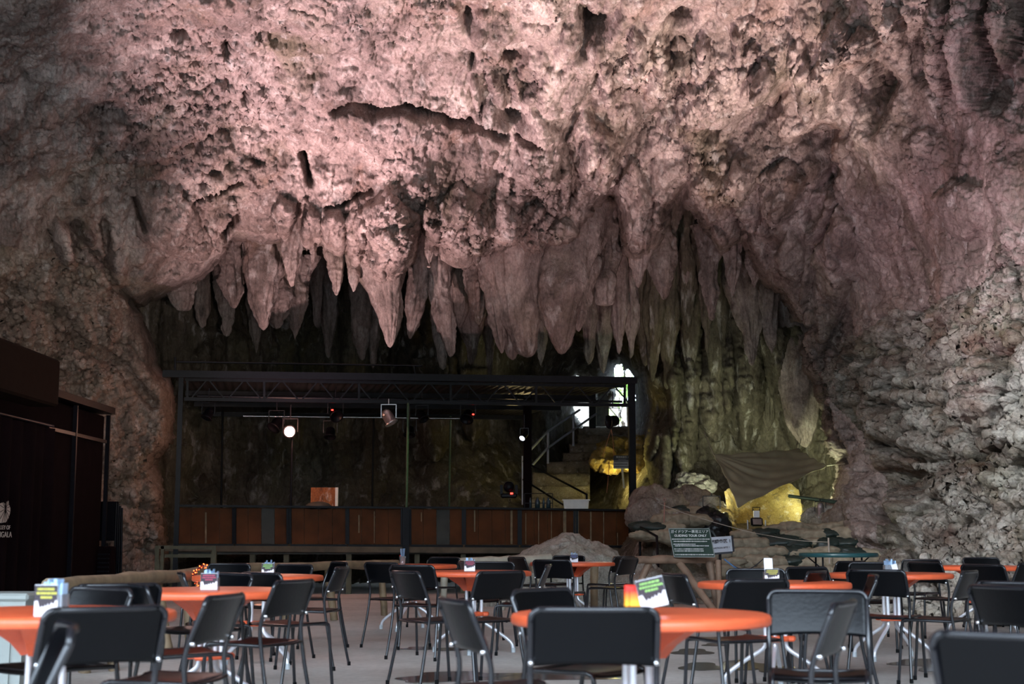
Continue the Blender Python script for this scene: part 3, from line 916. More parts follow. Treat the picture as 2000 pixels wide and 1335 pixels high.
# deck, fascia beam, legs
m = SB(); 
zd = F_(790, 1068).z
a0 = F_(330, 1071); b0 = F_(1243, 1075)
m.prism([Vector((a0.x, a0.y, zd - .12)), Vector((b0.x, b0.y, zd - .12)), Vector((b0.x, b0.y, zd - .12)) + e2 * 4.6, Vector((a0.x, a0.y, zd - .12)) + e2 * 4.6], (0, 0, 1), .06)
stage_part('deck', m, BOARD, ST)
m = SB(); m.bar(F_(318, 1070, -.05), F_(1263, 1076, -.05), .08, .10); stage_part('front_beam', m, BEAM, ST)
for x in (340, 418, 494, 560, 682, 815, 905, 1000, 1130, 1238):
    m = SB(); t_ = F_(x, 1074, .1 if x > 420 else 0); m.bar((t_.x, t_.y, 0), t_, .09, .09); stage_part('support_post', m, GREENWOOD, ST)
m = SB(); m.bar(F_(340, 1084), F_(420, 1084), .05, .05); m.bar(F_(418, 1076), F_(418, 1125), .05, .05); stage_part('side_brace', m, GREENWOOD, ST)
# panels
secs = [(346, 456), (459, 562), (567, 677), (680, 785), (801, 904), (908, 1013), (1017, 1122), (1127, 1230)]
def fy(x, y0, y1): return y0 + (y1 - y0) * (x - 345) / 885.0
for i, (x0, x1) in enumerate(secs):
    m = SB()
    nb = 4
    xs = [x0 + (x1 - x0) * k / nb for k in range(nb + 1)]
    for k in range(nb):
        pts = [F_(xs[k] + .4, fy(xs[k], 1061, 1064)), F_(xs[k + 1] - .4, fy(xs[k + 1], 1061, 1064)), F_(xs[k + 1] - .4, fy(xs[k + 1], 991, 996)), F_(xs[k] + .4, fy(xs[k], 991, 996))]
        m.prism(pts, e2, .025, mi=1 if (i, k) in ((1, 2), (4, 2)) else 0)
    stage_part('front_panel', m, None, ST, mats=[PLY, BOARD])
    m = SB()
    m.bar(F_(x0, fy(x0, 1064, 1067), -.03), F_(x1, fy(x1, 1064, 1067), -.03), .05, .04)
    m.bar(F_(x0, fy(x0, 1061, 1064), -.03), F_(x0, fy(x0, 991, 996), -.03), .04, .04)
    m.bar(F_(x1, fy(x1, 1061, 1064), -.03), F_(x1, fy(x1, 991, 996), -.03), .04, .04)
    stage_part('panel_frame', m, BLACK, ST)
# pale wood strips behind open seams
for x, w, y0, y1 in [(402, 3, 1000, 1060), (678, 1.5, 995, 1055), (731, 1.5, 998, 1060), (701, 2.5, 1005, 1040), (823, 1.5, 1000, 1018), (927, 2.5, 996, 1038), (999, 4, 996, 1062), (1027, 1.5, 1001, 1062), (1052, 1.5, 998, 1062),
                     (1077, 1.5, 998, 1060), (1103, 6, 997, 1049), (1128, 5, 997, 1054), (1154, 2.5, 998, 1062), (1179, 1.5, 998, 1062), (1206, 1.5, 1040, 1064)]:
    m = SB(); m.bar(F_(x, y0, -.028), F_(x, y1, -.028), w * PXM, .012, up=tuple(e2)); stage_part('pale_strip', m, PALE, ST)
m = SB(); m.bar(F_(343, 987, -.04), F_(787, 991, -.04), .10, .035); m.bar(F_(799, 990, -.04), F_(1232, 996, -.04), .10, .035); stage_part('top_rail', m, BLACK, ST)
# main posts
for x, yt, yb, w in [(350, 735, 1120, 9), (792, 990, 1120, 13), (1237, 742, 1120, 13)]:
    m = SB(); b = F_(x if x != 350 else 343, 1085, -.08); t_ = Vector((b.x, b.y, F_(x, yt, -.08).z)); m.bar((b.x, b.y, 0), t_, w * PXM, w * PXM * .8, up=tuple(e2)); stage_part('main_post', m, BLACK, ST)
for x, yt, off, mt_ in [(797, 786, -.02, GREENLIT), (435, 800, 3.8, BLACK), (571, 855, .3, BLACK), (730, 812, 3.6, BLACK), (880, 812, 3.6, GREENLIT)]:
    b = F_(x - 3, 992, off); m = SB(); t_ = F_(x, yt, off); m.tube([b, (t_.x, t_.y, t_.z)], 2.4 * PXM, 8); stage_part('pole', m, mt_, ST)
# truss
m = SB(); m.bar(F_(318, 730, -.1), F_(1242, 743, -.1), .16, .12); stage_part('roof_beam', m, BLACK, ST)
m = SB(); m.bar(F_(362, 741), F_(1222, 754), .07, .05); m.bar(F_(360, 779), F_(1226, 791), .07, .06); stage_part('truss_chords', m, BLACK, ST)
m = SB()
x = 372; up = True
while x < 1205:
    y0, y1 = (fy(x, 779, 791), fy(x + 34, 741, 754)) if up else (fy(x, 741, 754), fy(x + 34, 779, 791))
    m.bar(F_(x, y0), F_(x + 32, y1), .022, .022, up=tuple(e2))
    x += 36; up = not up
for x in (366, 516, 701, 880, 1047, 1220): m.bar(F_(x, fy(x, 741, 754)), F_(x, fy(x, 779, 791)), .04, .04, up=tuple(e2))
stage_part('truss_web', m, BLACK, ST)
m = SB(); m.tube([F_(385, 773, .25), F_(790, 780, .25)], .025); m.tube([F_(800, 781, .25), F_(1215, 784, .25)], .025); stage_part('lighting_bar', m, STEEL, ST)
m = SB(); m.tube([F_(475, 812, 3.2), F_(905, 817, 3.2)], .025); stage_part('rear_bar', m, CHROME, ST)
# thin rail above the roof
m = SB(); m.tube([F_(345, 706, .2), F_(825, 714, .2)], .016); m.tube([F_(342, 697, .2), F_(342, 730, .2)], .02); m.tube([F_(576, 710, .2), F_(576, 730, .2)], .01); m.tube([F_(808, 714, .2), F_(812, 736, .2)], .015)
stage_part('upper_rail', m, STEEL, ST)
# corrugated roof, seen from below
def roof():
    m = SB()
    A = F_(343, 735, 0); B = F_(1236, 746, 0); Cc = F_(1015, 813, 4.4); Dd = F_(400, 806, 4.4)
    nu, nv = 230, 30
    # sheets are stepped back on the right: the edge follows B -> C
    rows = []
    for j in range(nv + 1):
        t = j / nv
        a = A.lerp(Dd, t); b = B.lerp(Cc, t)
        row = []
        for i in range(nu + 1):
            s = i / nu
            q = a.lerp(b, s)
            q.z += .035 * math.sin(t * 2 * PI * 15) + .02 * math.sin(s * 2 * PI * 57)
            row.append(q)
        rows.append(row)
    vs = [q for r in rows for q in r] + [q + Vector((0, 0, .02)) for r in rows for q in r]
    W = nu + 1; Nn = W * (nv + 1); fs = []
    for j in range(nv):
        for i in range(nu):
            a = j * W + i; fs.append((a, a + 1, a + W + 1, a + W)); fs.append((Nn + a, Nn + a + W, Nn + a + W + 1, Nn + a + 1))
    m._add(vs, fs, 0, True)
    stage_part('corrugated_roof', m, DARKROOF, ST)
    m = SB()
    for k in (1, 2, 3):
        t = k / 3.3
        m.bar(A.lerp(Dd, t) - Vector((0, 0, .08)), B.lerp(Cc, t) - Vector((0, 0, .08)), .06, .09)
    stage_part('roof_purlin', m, BLACK, ST)
roof()

# stage lights ------------------------------------------------------
def par_can(label, c, r, L, d, bodym, lensm=None, cat='stage light', yoke=True, group=None, led=None, hang=.25):
    """can of radius r, length L, pointing along d, hanging from a yoke"""
    d = Vector(d).normalized(); u = Vector((1, 0, 0)); 
    if abs(d.x) > .95: u = Vector((0, 1, 0))
    X = d.cross(u).normalized(); Yx = d.cross(X)
    R = Matrix((X, Yx, d)).transposed()
    t = thing('stage_light', label, cat, tuple(c), 0, group)
    m = MB(); m.lathe([(0, -L * .5), (r * .45, -L * .5), (r * .78, -L * .36), (r * .86, -L * .2), (r * .86, -L * .17), (r * .92, -L * .16), (r * .92, L * .3), (r * 1.15, L * .34), (r * 1.15, L * .42), (r * .9, L * .42), (r * .9, L * .3), (0, L * .28)], n=20, R=R)
    m.build('can_body', bodym, t)
    if lensm:
        m = MB(); m.lathe([(r * .86, L * .33), (r * .5, L * .38), (0, L * .40)], n=18, R=R); m.build('lens', lensm, t)
    if yoke:
        m = MB(); s = r * 1.25
        m.bar((-s, 0, 0), (-s, 0, r * 2.2), .012, r * .28); m.bar((s, 0, 0), (s, 0, r * 2.2), .012, r * .28); m.bar((-s, 0, r * 2.2), (s, 0, r * 2.2), r * .28, .012)
        m.tube([(0, 0, r * 2.2), (0, 0, r * 2.2 + hang)], .012, 6)
        m.build('yoke', STEEL if (bodym is BLACK or group is None) else ALU, t)
    if led:
        m = MB(); m.box((led[0], led[1], led[2]), (.035, .02, .022)); m.build('indicator_led', LED, t)
    return t


GS = 'lights hung under the stage roof'
par_can('lit warm stage lamp with bright round glowing face', F_(567, 843, .2), .105, .26, (.0, -1, -.02), BLACK, LAMPON, group=GS)
par_can('silver can light tilted down to the right on a grey yoke', F_(759, 815, -.1), .105, .30, (.45, -.1, -.8), ALU, None, group=GS, hang=.1)
par_can('small black lamp with a glint hanging at the far left of the truss', F_(407, 808, .2), .09, .22, (-.3, -.3, -.8), BLACK, None, group=GS)
par_can('black lamp with barn doors just left of the lit lamp', F_(540, 828, .5), .11, .26, (-.4, -.5, -.7), BLACK, None, group=GS)
par_can('black lamp with small red light above the square-framed lamp', F_(655, 808, .6), .11, .22, (.3, -.6, -.5), BLACK, None, group=GS, led=(-.04, -.13, .06))
par_can('black lamp in a thin square frame below the red light', F_(645, 845, .8), .10, .22, (0, -.4, -1), BLACK, None, group=GS)
par_can('black lamp hanging just right of the green-lit pole top', F_(824, 812, .5), .09, .22, (.4, -.4, -.7), BLACK, None, group=GS)
par_can('dim lamp in a square frame right behind the green-lit pole', F_(800, 842, 1.2), .10, .20, (0, -.5, -1), BLACK, None, group=GS)
par_can('black lamp with red light under the middle of the roof', F_(914, 812, .8), .11, .24, (-.2, -.6, -.6), BLACK, None, group=GS, led=(.1, -.13, .02))
par_can('black lamp with lit white lens left of the stair handrail', F_(1024, 850, .2), .06, .30, (-.35, -.75, -.5), BLACK, LAMPW, group=GS)
par_can('large black lamp silhouetted against the bright opening', F_(1197, 822, .1), .11, .24, (-.8, -.5, -.2), BLACK, None, group=GS, hang=.3)
# dark column of hung equipment
t = thing('speaker_column', 'black hanging speaker column left of the stair handrail', 'speaker', tuple(F_(1030, 830, .5)))
m = MB(); m.box((0, 0, -.55), (.16, .14, 2.2), bev=.02); m.build('cabinet', BLACK, t)
m = MB(); m.box((0, -.08, -.55), (.13, .015, 2.1)); m.build('grille', CLOTHB, t)

# moving head standing on the ground behind the rail
t = thing('stage_light', 'black moving lamp with red light standing behind the stage rail', 'stage light', tuple(F_(994, 972, 1.0)))
m = MB(); m.box((0, 0, .04), (.30, .26, .08), bev=.02); m.build('base', BLACK, t)
m = MB(); m.bar((-.14, 0, .06), (-.14, 0, .24), .05, .08); m.bar((.14, 0, .06), (.14, 0, .24), .05, .08); m.build('yoke', BLACK, t)
m = MB(); m.lathe([(0, -.12), (.07, -.11), (.1, -.03), (.1, .08), (.08, .12), (0, .12)], c=(0, 0, .2), R=Matrix.Rotation(PI / 2.2, 3, 'X')); m.build('lamp_head', BLACK, t)
m = MB(); m.box((.05, -.14, .08), (.05, .02, .03)); m.build('indicator_led', LED, t)

# crate
c = F_(1125, 993, -.05)
t = thing('crate', 'white ribbed plastic basket standing on the stage rail', 'crate', tuple(c))
m = MB(); w, h, d_ = .46, .155, .2
vs = [(-w / 2 * .92, -d_ / 2 * .92, 0), (w / 2 * .92, -d_ / 2 * .92, 0), (w / 2 * .92, d_ / 2 * .92, 0), (-w / 2 * .92, d_ / 2 * .92, 0)]
vt = [(-w / 2, -d_ / 2, h), (w / 2, -d_ / 2, h), (w / 2, d_ / 2, h), (-w / 2, d_ / 2, h)]
m._add(vs + vt, [(3, 2, 1, 0), (0, 1, 5, 4), (1, 2, 6, 5), (2, 3, 7, 6), (3, 0, 4, 7)])
for k in range(11):
    x_ = -w / 2 * .9 + w * .9 * k / 10
    m.bar((x_, -d_ / 2 * .95, .01), (x_ * 1.06, -d_ / 2 * 1.02, h), .012, .012)
m.build('crate_body', WHITEPL, t)
m = MB(); 
for a, b in (((-w / 2, -d_ / 2, h), (w / 2, -d_ / 2, h)), ((w / 2, -d_ / 2, h), (w / 2, d_ / 2, h)), ((w / 2, d_ / 2, h), (-w / 2, d_ / 2, h)), ((-w / 2, d_ / 2, h), (-w / 2, -d_ / 2, h))): m.bar(a, b, .035, .02)
m.build('rim', WHITEPL, t)

# rack with bottles
c = F_(1052, 993, -.02)
t = thing('rack', 'thin black wire rack standing on the stage rail beside the basket', 'rack', tuple(c))
m = MB()
for a, b in (((-.25, 0, 0), (-.25, 0, .27)), ((.25, 0, 0), (.25, 0, .27)), ((-.25, 0, .27), (.25, 0, .27)), ((-.25, 0, .1), (.25, 0, .1))): m.tube([a, b], .008, 6)
m.build('rack_frame', STEEL, t)
for i, (x_, r_) in enumerate(((-.15, .022), (-.02, .045), (.09, .022), (.18, .04))):
    o = MB(); o.lathe([(0, 0), (r_, 0), (r_, .14), (r_ * .5, .17), (r_ * .45, .2), (0, .2)], n=14)
    o = o.build('bottle', simple('dark bottle glass', (.03, .06, .08), .15, 0, .1) if i == 0 else bpy.data.materials['dark bottle glass'])
    o.location = c + e1 * x_ + Vector((0, 0, .0))
    prop(o, ['leftmost slim dark bottle in the wire rack', 'fat dark bottle left of centre in the wire rack', 'slim dark bottle right of centre in the wire rack', 'rightmost fat dark bottle in the wire rack'][i], 'bottle', 'bottles in the wire rack')

# photo board and fan hood at back of stage
a = F_(633, 990, .6)
t = thing('picture_board', 'brown picture board with white right edge leaning behind the stage rail', 'picture', tuple(a))
m = MB(); m.box((-.02, 0, .17), (.44, .03, .36)); m.build('board', rock_mat('sepia print', [(.10, .03, .012), (.25, .09, .035), (.34, .13, .05), (.5, .22, .09)], bump=0, scale=3), t)
m = MB(); m.box((.225, -.01, .17), (.05, .06, .36)); m.build('edge_strip', WHITEPL, t)
a = F_(622, 992, .2)
t = thing('amplifier', 'dark rounded hood in front of the brown picture board', 'equipment', tuple(a))
m = MB(); m.lathe([(.24, 0), (.235, .04), (.18, .085), (.1, .11), (0, .12)], n=28); o = m.build('hood', BOARD, t)
m = MB(); m.lathe([(.25, -.02), (.25, .01), (.2, .01)], n=28); m.build('rim', BLACK, t)

# ------------------------------------------------------------------ boulder
def rockblob(name, label, cat, c, size, seed, mat, n_=90, m_=60, amp=.22, flatb=True, group=None, kind=None, f=1.1, fine=.03):
    u = np.linspace(0, 2 * PI, n_ + 1)[None]; v = np.linspace(.02, PI - .02, m_)[:, None]
    q = np.stack([np.sin(v) * np.cos(u), np.sin(v) * np.sin(u), np.cos(v) + 0 * u], -1)
    s = np.array(size)
    w = q * s
    k = fbm(w + seed * 3.3, f / max(size), 3, .5, off=seed) + .4 * fbm(w + seed, 2.6 * f / max(size), 3, .5, True, seed)
    w = w * (1 + amp * k)[..., None] + q * (fine * fbm(w, 7, 2, off=seed))[..., None]
    w[:, -1] = w[:, 0]
    if flatb: w[..., 2] = np.maximum(w[..., 2], -s[2] * .75)
    o = sheet(name, w, np.ones(w.shape[:2], bool), mat, kind)
    o.location = c
    if label: prop(o, label, cat, group)
    return o


def profile_rock(name, label, Y, outline, thick, seed, mat):
    """a rock whose skyline follows the outline (px,py) from left to right at depth Y"""
    xs = np.array([P(a, b, Y).x for a, b in outline]); zs = np.array([P(a, b, Y).z for a, b in outline])
    n_, m_ = 260, 120
    X = np.linspace(xs[0], xs[-1], n_)[None]; H = np.interp(X, xs, zs)
    t = np.linspace(0, 1, m_)[:, None]
    ang = t * PI
    edge = np.clip(np.minimum(X - xs[0], xs[-1] - X) / (.35 * (xs[-1] - xs[0])), 0.02, 1) ** .5
    yy = Y - thick * np.cos(ang) * edge
    zz = H * np.clip(np.sin(ang) * 1.0, 0, 1) ** .45
    q = np.stack([X + 0 * t, yy, zz + 0 * X], -1)
    nn = normals(q)
    d = .10 * fbm(q, 1.3, 3, .5, True, seed) + .05 * fbm(q, 4, 3, .55, True, seed) + .012 * fbm(q, 14, 2)
    nn2 = q - np.array([(xs[0] + xs[-1]) / 2, Y, 0.2]); nn2 /= np.linalg.norm(nn2, axis=-1, keepdims=True)
    q = q + nn2 * (d - .04)[..., None]
    q[..., 2] = np.maximum(q[..., 2], 0)
    o = sheet(name, q, np.ones(q.shape[:2], bool), mat, None)
    b = Vector(((xs[0] + xs[-1]) / 2, Y, 0)); o.data.transform(Matrix.Translation(-b)); o.location = b
    return prop(o, label, 'boulder')


profile_rock('boulder', 'large rough grey-brown boulder with a peaked top in front of the stage', 21.3,
             [(915, 1185), (935, 1125), (985, 1096), (1020, 1088), (1040, 1076), (1062, 1066), (1085, 1057), (1102, 1047), (1118, 1048), (1132, 1056), (1152, 1062), (1168, 1061), (1178, 1066), (1190, 1072), (1204, 1088), (1215, 1100), (1240, 1130), (1262, 1185)], 1.1, 3, ROCKS)
profile_rock('boulder', 'smooth pale grey boulder right of the big peaked one, behind the far chairs', 20.0,
             [(1205, 1195), (1215, 1120), (1235, 1096), (1262, 1098), (1282, 1112), (1296, 1145), (1312, 1195)], .7, 8, ROCKS)

# ------------------------------------------------------------------ log fence
def fence(label, rail, posts, r=.055, rm=BAMBOO):
    base = Vector(rail[0]); base.z = 0
    t = thing('log_fence', label, 'fence', tuple(base), 0, 'log fences round the seating area')
    def rel(q): return Vector(q) - base
    n_ = 14
    pts = [rel(Vector(rail[0]).lerp(Vector(rail[1]), k / n_)) + Vector((random.uniform(-.01, .01), 0, random.uniform(-.008, .008))) for k in range(n_ + 1)]
    m = MB(); m.tube(pts, r, 10, rs=[r * random.uniform(.9, 1.12) for _ in pts])
    m.build('rail', rm, t)
    for a, b, rr in posts:
        m = MB(); a = rel(a); b = rel(b); q = [a.lerp(b, k / 5) + Vector((random.uniform(-.006, .006), random.uniform(-.006, .006), 0)) for k in range(6)]
        m.tube(q, rr, 8, rs=[rr * random.uniform(.9, 1.1) for _ in q]); m.build('post', rm, t)
    return t


def prs(px, py, Y): return P(px, py, Y)
def post(px0, px1, ytop, Y, r=.045): 
    a = P(px0, ytop, Y); b = PZ(px1, 1100, 0); g = P(px1, ytop, Y); return (a, Vector((g.x, Y, 0)), r)
fence('long log rail on crossed posts along the left side, behind the front left table', (P(96, 1143, 9.6), P(405, 1118, 13.4)),
      [post(200, 172, 1131, 10.6), post(200, 228, 1131, 10.75), post(305, 285, 1124, 12), post(305, 335, 1122, 12.1), post(362, 378, 1116, 12.9), post(395, 380, 1118, 13.1)])
fence('dim log rail running in front of the stage, left of the centre table', (P(400, 1113, 14.6), P(775, 1100, 18.6)),
      [post(455, 455, 1108, 15.2), post(560, 560, 1106, 16.2), post(640, 655, 1104, 17.2), (P(745, 1100, 18.3), Vector((P(752, 1100, 18.3).x, 18.3, 0)), .045)])
fence('pale log rail in front of the big boulder with two bolts', (P(835, 1101, 19.3), P(1075, 1090, 19.9)),
      [post(870, 866, 1096, 19.4), post(985, 980, 1096, 19.6), post(1040, 1078, 1096, 19.7)], .06, simple('pale bleached log', (.47, .42, .33), .65, 0, .25, 6, .4))
fence('brown log rail with crossed braces below the green sign', (P(1200, 1093, 18.7), P(1396, 1092, 19.4)),
      [(P(1325, 1096, 19.15), Vector((P(1395, 1170, 18.8).x, 18.6, .0)), .05), (P(1386, 1096, 19.3), Vector((P(1402, 1180, 19.2).x, 19.2, 0)), .05), (P(1268, 1096, 19.0), Vector((P(1225, 1170, 18.8).x, 18.8, 0)), .045), (P(1403, 1094, 19.2), Vector((P(1404, 1180, 19).x, 19.0, 0)), .04)], .055, simple('red brown log', (.30, .19, .13), .6, 0, .3, 6, .4))
m = MB(); c = P(1160, 1105, 18.6); m.tube([(c.x, c.y, 0), (c.x, c.y, c.z)], .05, 10); m.tube([(c.x - .0, c.y, c.z * .7), (c.x + .01, c.y, c.z)], .055, 10)
o = m.build('fence_post', BAMBOO); prop(o, 'single upright log post in front of the big boulder', 'post')

# ------------------------------------------------------------------ rope light coil
RED = glow('orange red bulb', (1.0, .10, .02), 14)
t = thing('rope_light', 'coil of tiny glowing orange-red bulbs hung on the left log fence', 'string lights', tuple(P(398, 1125, 12.6)))
m = MB(); bulbs = []
pts = []
for k in range(120):
    a = k / 120 * 2 * PI * 3.0
    pts.append(Vector((.085 * math.cos(a) * (1 + .2 * math.sin(k)), .03 * math.sin(k * 1.3), .09 * math.sin(a) * (1 + .2 * math.cos(k * .7)))))
m.tube(pts, .004, 5); m.build('cable', simple('dark red cable', (.12, .01, .01), .5), t)
for k in range(0, 120, 2):
    m = MB(); q = pts[k]; m.lathe([(0, -.006), (.006, 0), (0, .006)], c=q, n=6); m.build('bulb', RED, t)

# ------------------------------------------------------------------ building on the left
BX = -6.35
def W_(px, py, x=BX):
    """point on the vertical side wall plane x = const"""
    O = Vector((0, 0, EYE)); d = P(px, py, 10) - O; t = (x - 0) / d.x; return O + d * t
t = thing('booth', 'tall black booth with a pale leaf emblem along the left cave wall', 'booth', (BX, 20, 0))
class BBx(MB):
    def build(s, name, mat, parent=None, mats=None):
        s.v = [tuple(Vector(v) - Vector((BX, 20, 0))) for v in s.v]
        return MB.build(s, name, mat, parent, mats)
fa = W_(205, 797); zt = fa.z; yf = fa.y
m = BBx(); m.box((BX - 1.15, (yf + 9) / 2, (zt - .12) / 2), (2.3, yf - 9, zt - .12), bev=.02); m.build('booth_body', CLOTHB, t)
m = BBx(); m.box((BX - 1.1, (yf + 9) / 2, zt - .04), (2.5, yf - 8.9, .1)); m.build('roof_edge', BLACK, t)
q = W_(60, 790); m = BBx(); m.box((BX + .12, (q.y + 9) / 2, q.z + .28), (.5, q.y - 9, .62), bev=.03); m.build('awning_box', simple('dark brown awning', (.014, .008, .006), .8, spec=.05), t)
a = W_(98, 832, BX + .06); m = BBx(); m.tube([(BX + .1, 9, a.z), (BX + .1, a.y, a.z)], .02); m.build('curtain_rail', STEEL, t)
m = BBx(); y0, y1 = 12.0, a.y; nn_ = 120; vs = []; fs = []
for k in range(nn_ + 1):
    yy = y0 + (y1 - y0) * k / nn_; xx = BX + .09 + .035 * math.sin(k * .9) + .02 * math.sin(k * .37)
    vs += [(xx, yy, .05), (xx, yy, a.z - .03)]
for k in range(nn_): fs.append((2 * k, 2 * k + 2, 2 * k + 3, 2 * k + 1))
m._add(vs, fs, 0, True); m.build('curtain', CLOTHB, t)
m = BBx()
for px in (140, 205):
    q = W_(px, 900); m.bar((BX + .03, q.y, 0), (BX + .03, q.y, zt - .1), .05, .06, up=(1, 0, 0))
m.bar((BX + .03, a.y, W_(150, 850).z), (BX + .03, yf, W_(150, 850).z), .04, .05)
m.build('frame_strip', BLACK, t)


def text(s, size, mat, parent, loc, rot, name='lettering', ext=.002, align='LEFT', sx=1.0, spacing=1.0, bold=0.0):
    cu = bpy.data.curves.new(name, 'FONT'); cu.body = s; cu.size = size; cu.extrude = ext; cu.align_x = align; cu.align_y = 'CENTER'
    cu.space_character = spacing; cu.offset = bold
    cu.materials.append(mat)
    tmp = bpy.data.objects.new('tmp', cu); COL.objects.link(tmp)
    bpy.context.view_layer.update()
    me = bpy.data.meshes.new_from_object(tmp.evaluated_get(bpy.context.evaluated_depsgraph_get()))
    bpy.data.objects.remove(tmp)
    me.name = name
    if not me.materials: me.materials.append(mat)
    o = bpy.data.objects.new(name, me); COL.objects.link(o); o.parent = parent
    o.location = loc; o.rotation_euler = rot; o.scale = (sx, 1, 1)
    return o


rot = (PI / 2, 0, PI / 2)    # readable from +x
def bl(v): return Vector(v) - Vector((BX, 20, 0))
q = W_(18.5, 1030, BX + .16); text('VALLEY OF', .072, LOGOC, t, bl((BX + .17, q.y, q.z)), rot, align='RIGHT', sx=1.45)
q = W_(21.5, 1044, BX + .16); text('GANGALA', .098, LOGOC, t, bl((BX + .17, q.y, q.z)), rot, align='RIGHT', sx=1.5)
# heart leaf emblem
c = W_(6, 998, BX + .16)
out = [(-.10, .50), (.18, .42), (.34, .56), (.46, .62), (.56, .46), (.50, .30), (.62, .36), (.74, .20), (.76, -.02), (.62, -.30), (.50, -.44), (.30, -.62), (.10, -.62), (-.2, -.66), (-.7, -.6), (-.95, -.3), (-.9, .1), (-.6, .4)]
K = .30; kz = .215
m = BBx(); m.prism([(BX + .165, c.y + a_ * K * 1.0, c.z + b_ * kz) for a_, b_ in out], (1, 0, 0), .004); m.build('leaf_emblem', LOGOC, t)
m = BBx()
for k in range(16):
    an = 2 * PI * k / 16 + .2
    m.bar((BX + .171, c.y + .05, c.z + .03), (BX + .171, c.y + .05 + .20 * math.cos(an), c.z + .03 + .22 * math.sin(an)), .004, .005)
m.build('leaf_veins', CLOTHB, t)

# dark panel and pole between booth and stage
a = P(209, 1020, 22.8)
t = thing('display_panel', 'flat black panel on a leg between the booth and the stage', 'panel', (a.x, a.y, 0))
m = MB(); m.box((0, 0, P(209, 1017, 22.8).z), (.34, .06, .62), bev=.01); m.build('panel', BLACK, t)
m = MB(); m.tube([(0, 0, 0), (0, 0, P(209, 1060, 22.8).z)], .03); m.box((0, 0, .02), (.5, .4, .04)); m.build('stand', BLACK, t)
a = P(233, 1000, 22.6)
t = thing('folded_stand', 'bundle of upright black poles beside the flat panel', 'poles', (a.x, a.y, 0))
for k in range(4):
    m = MB(); m.tube([(-.04 + .035 * k, .02 * (k % 2), 0), (-.05 + .03 * k, 0, P(233, 980, 22.6).z - .03 * k)], .018); m.build('pole', BLACK, t)
# louvred bin-like box under it
a = P(203, 1100, 22.2)
t = thing('vent_box', 'small dark slatted box on the ground left of the upright poles', 'box', (a.x, a.y, 0))
m = MB(); m.box((0, 0, .42), (.28, .3, .84), bev=.02); m.build('case', CLOTHB, t)
m = MB()
for k in range(9): m.box((0, -.155, .2 + k * .065), (.24, .02, .02))
m.build('slats', BLACK, t)
# timber frame left of the stage
a = P(325, 1080, 22.5)
t = thing('timber_frame', 'greenish timber trestle at the left foot of the stage', 'trestle', (a.x, a.y, 0))
m = MB(); 
for (x0, y0, x1, y1) in [(305, 1068, 312, 1122), (318, 1066, 316, 1122), (304, 1068, 420, 1070), (322, 1085, 418, 1085)]:
    m.bar(P(x0, y0, 22.5) - a * Vector((1, 1, 0)).length * 0 - Vector((a.x, a.y, 0)), P(x1, y1, 22.5) - Vector((a.x, a.y, 0)), .05, .05, up=(0, 1, 0))
m.build('frame', GREENWOOD, t)
for x_ in (-.14, .75):
    m = MB(); m.bar((x_, 0, 0), (x_, 0, .85), .06, .06, up=(0, 1, 0)); m.build('leg', GREENWOOD, t)

# ------------------------------------------------------------------ stairs to the opening
t = thing('stone_steps', 'flight of dim stone steps climbing to the bright opening', 'steps', tuple(P(1090, 985, 29.8)))
SB0 = P(1090, 985, 29.8)
STEPS = [(1022, 1150, 976, 30.0), (1024, 1152, 950, 30.6), (1040, 1152, 925, 31.2), (1068, 1152, 902, 31.8), (1100, 1204, 884, 32.4), (1112, 1226, 868, 33.0), (1128, 1234, 850, 33.6), (1140, 1238, 834, 34.2)]
for i, (x0, x1, y, Y) in enumerate(STEPS):
    a = P(x0, y, Y); b = P(x1, y, Y)
    nx, ny = 26, 4
    X = np.linspace(a.x, b.x, nx)
    prof = [(-.02, -.32), (-.03, -.1), (-.02, -.03), (.03, 0.0), (.35, .0), (.75, -.01)]
    g = np.zeros((len(prof), nx, 3))
    for j, (dy, dz) in enumerate(prof):
        g[j, :, 0] = X; g[j, :, 1] = Y + dy; g[j, :, 2] = (a.z + b.z) / 2 + dz
    nz = fbm(g, 1.6, 3, off=i)[..., None] * np.array([0, .05, .05]); g = g + nz
    o = sheet('step', g - np.array(SB0), np.ones(g.shape[:2], bool), STEPSTONE, None); o.parent = t
    md = o.modifiers.new('solid', 'SOLIDIFY'); md.thickness = .02

# handrails
def rail(label, segs, posts, mat, r=.022):
    b = Vector(segs[0][0]); t = thing('handrail', label, 'handrail', tuple(b))
    for s in segs:
        m = MB(); m.tube([Vector(q) - b for q in s], r, 8); m.build('rail', mat, t)
    for s in posts:
        m = MB(); m.tube([Vector(q) - b for q in s], r, 8); m.build('post', mat, t)
    return t
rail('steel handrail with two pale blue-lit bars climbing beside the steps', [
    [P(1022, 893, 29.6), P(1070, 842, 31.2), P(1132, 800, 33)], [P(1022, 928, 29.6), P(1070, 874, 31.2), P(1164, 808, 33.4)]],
    [[P(1021, 890, 29.6), P(1021, 985, 29.6)], [P(1070, 842, 31.2), P(1070, 905, 31.2)], [P(1120, 805, 32.6), P(1120, 870, 32.6)]], simple('rail steel with blue skylight tint', (.50, .56, .72), .35), .026)  # bluish skylight on the steel bars put into their colour
rail('dark handrail with two bars descending towards the white basket', [
    [P(1022, 900, 29.4), P(1146, 965, 28.2)], [P(1022, 936, 29.4), P(1100, 985, 28.2)]], [[P(1146, 964, 28.2), P(1146, 990, 28.2)]], BLACK)
rail('black handrail beside the low steps right of the stage', [
    [P(1246, 1026, 23.4), P(1283, 1047, 21.8), P(1286, 1130, 21.6)]], [[P(1250, 1026, 23.3), P(1250, 1100, 23.3)]], BLACK, .02)
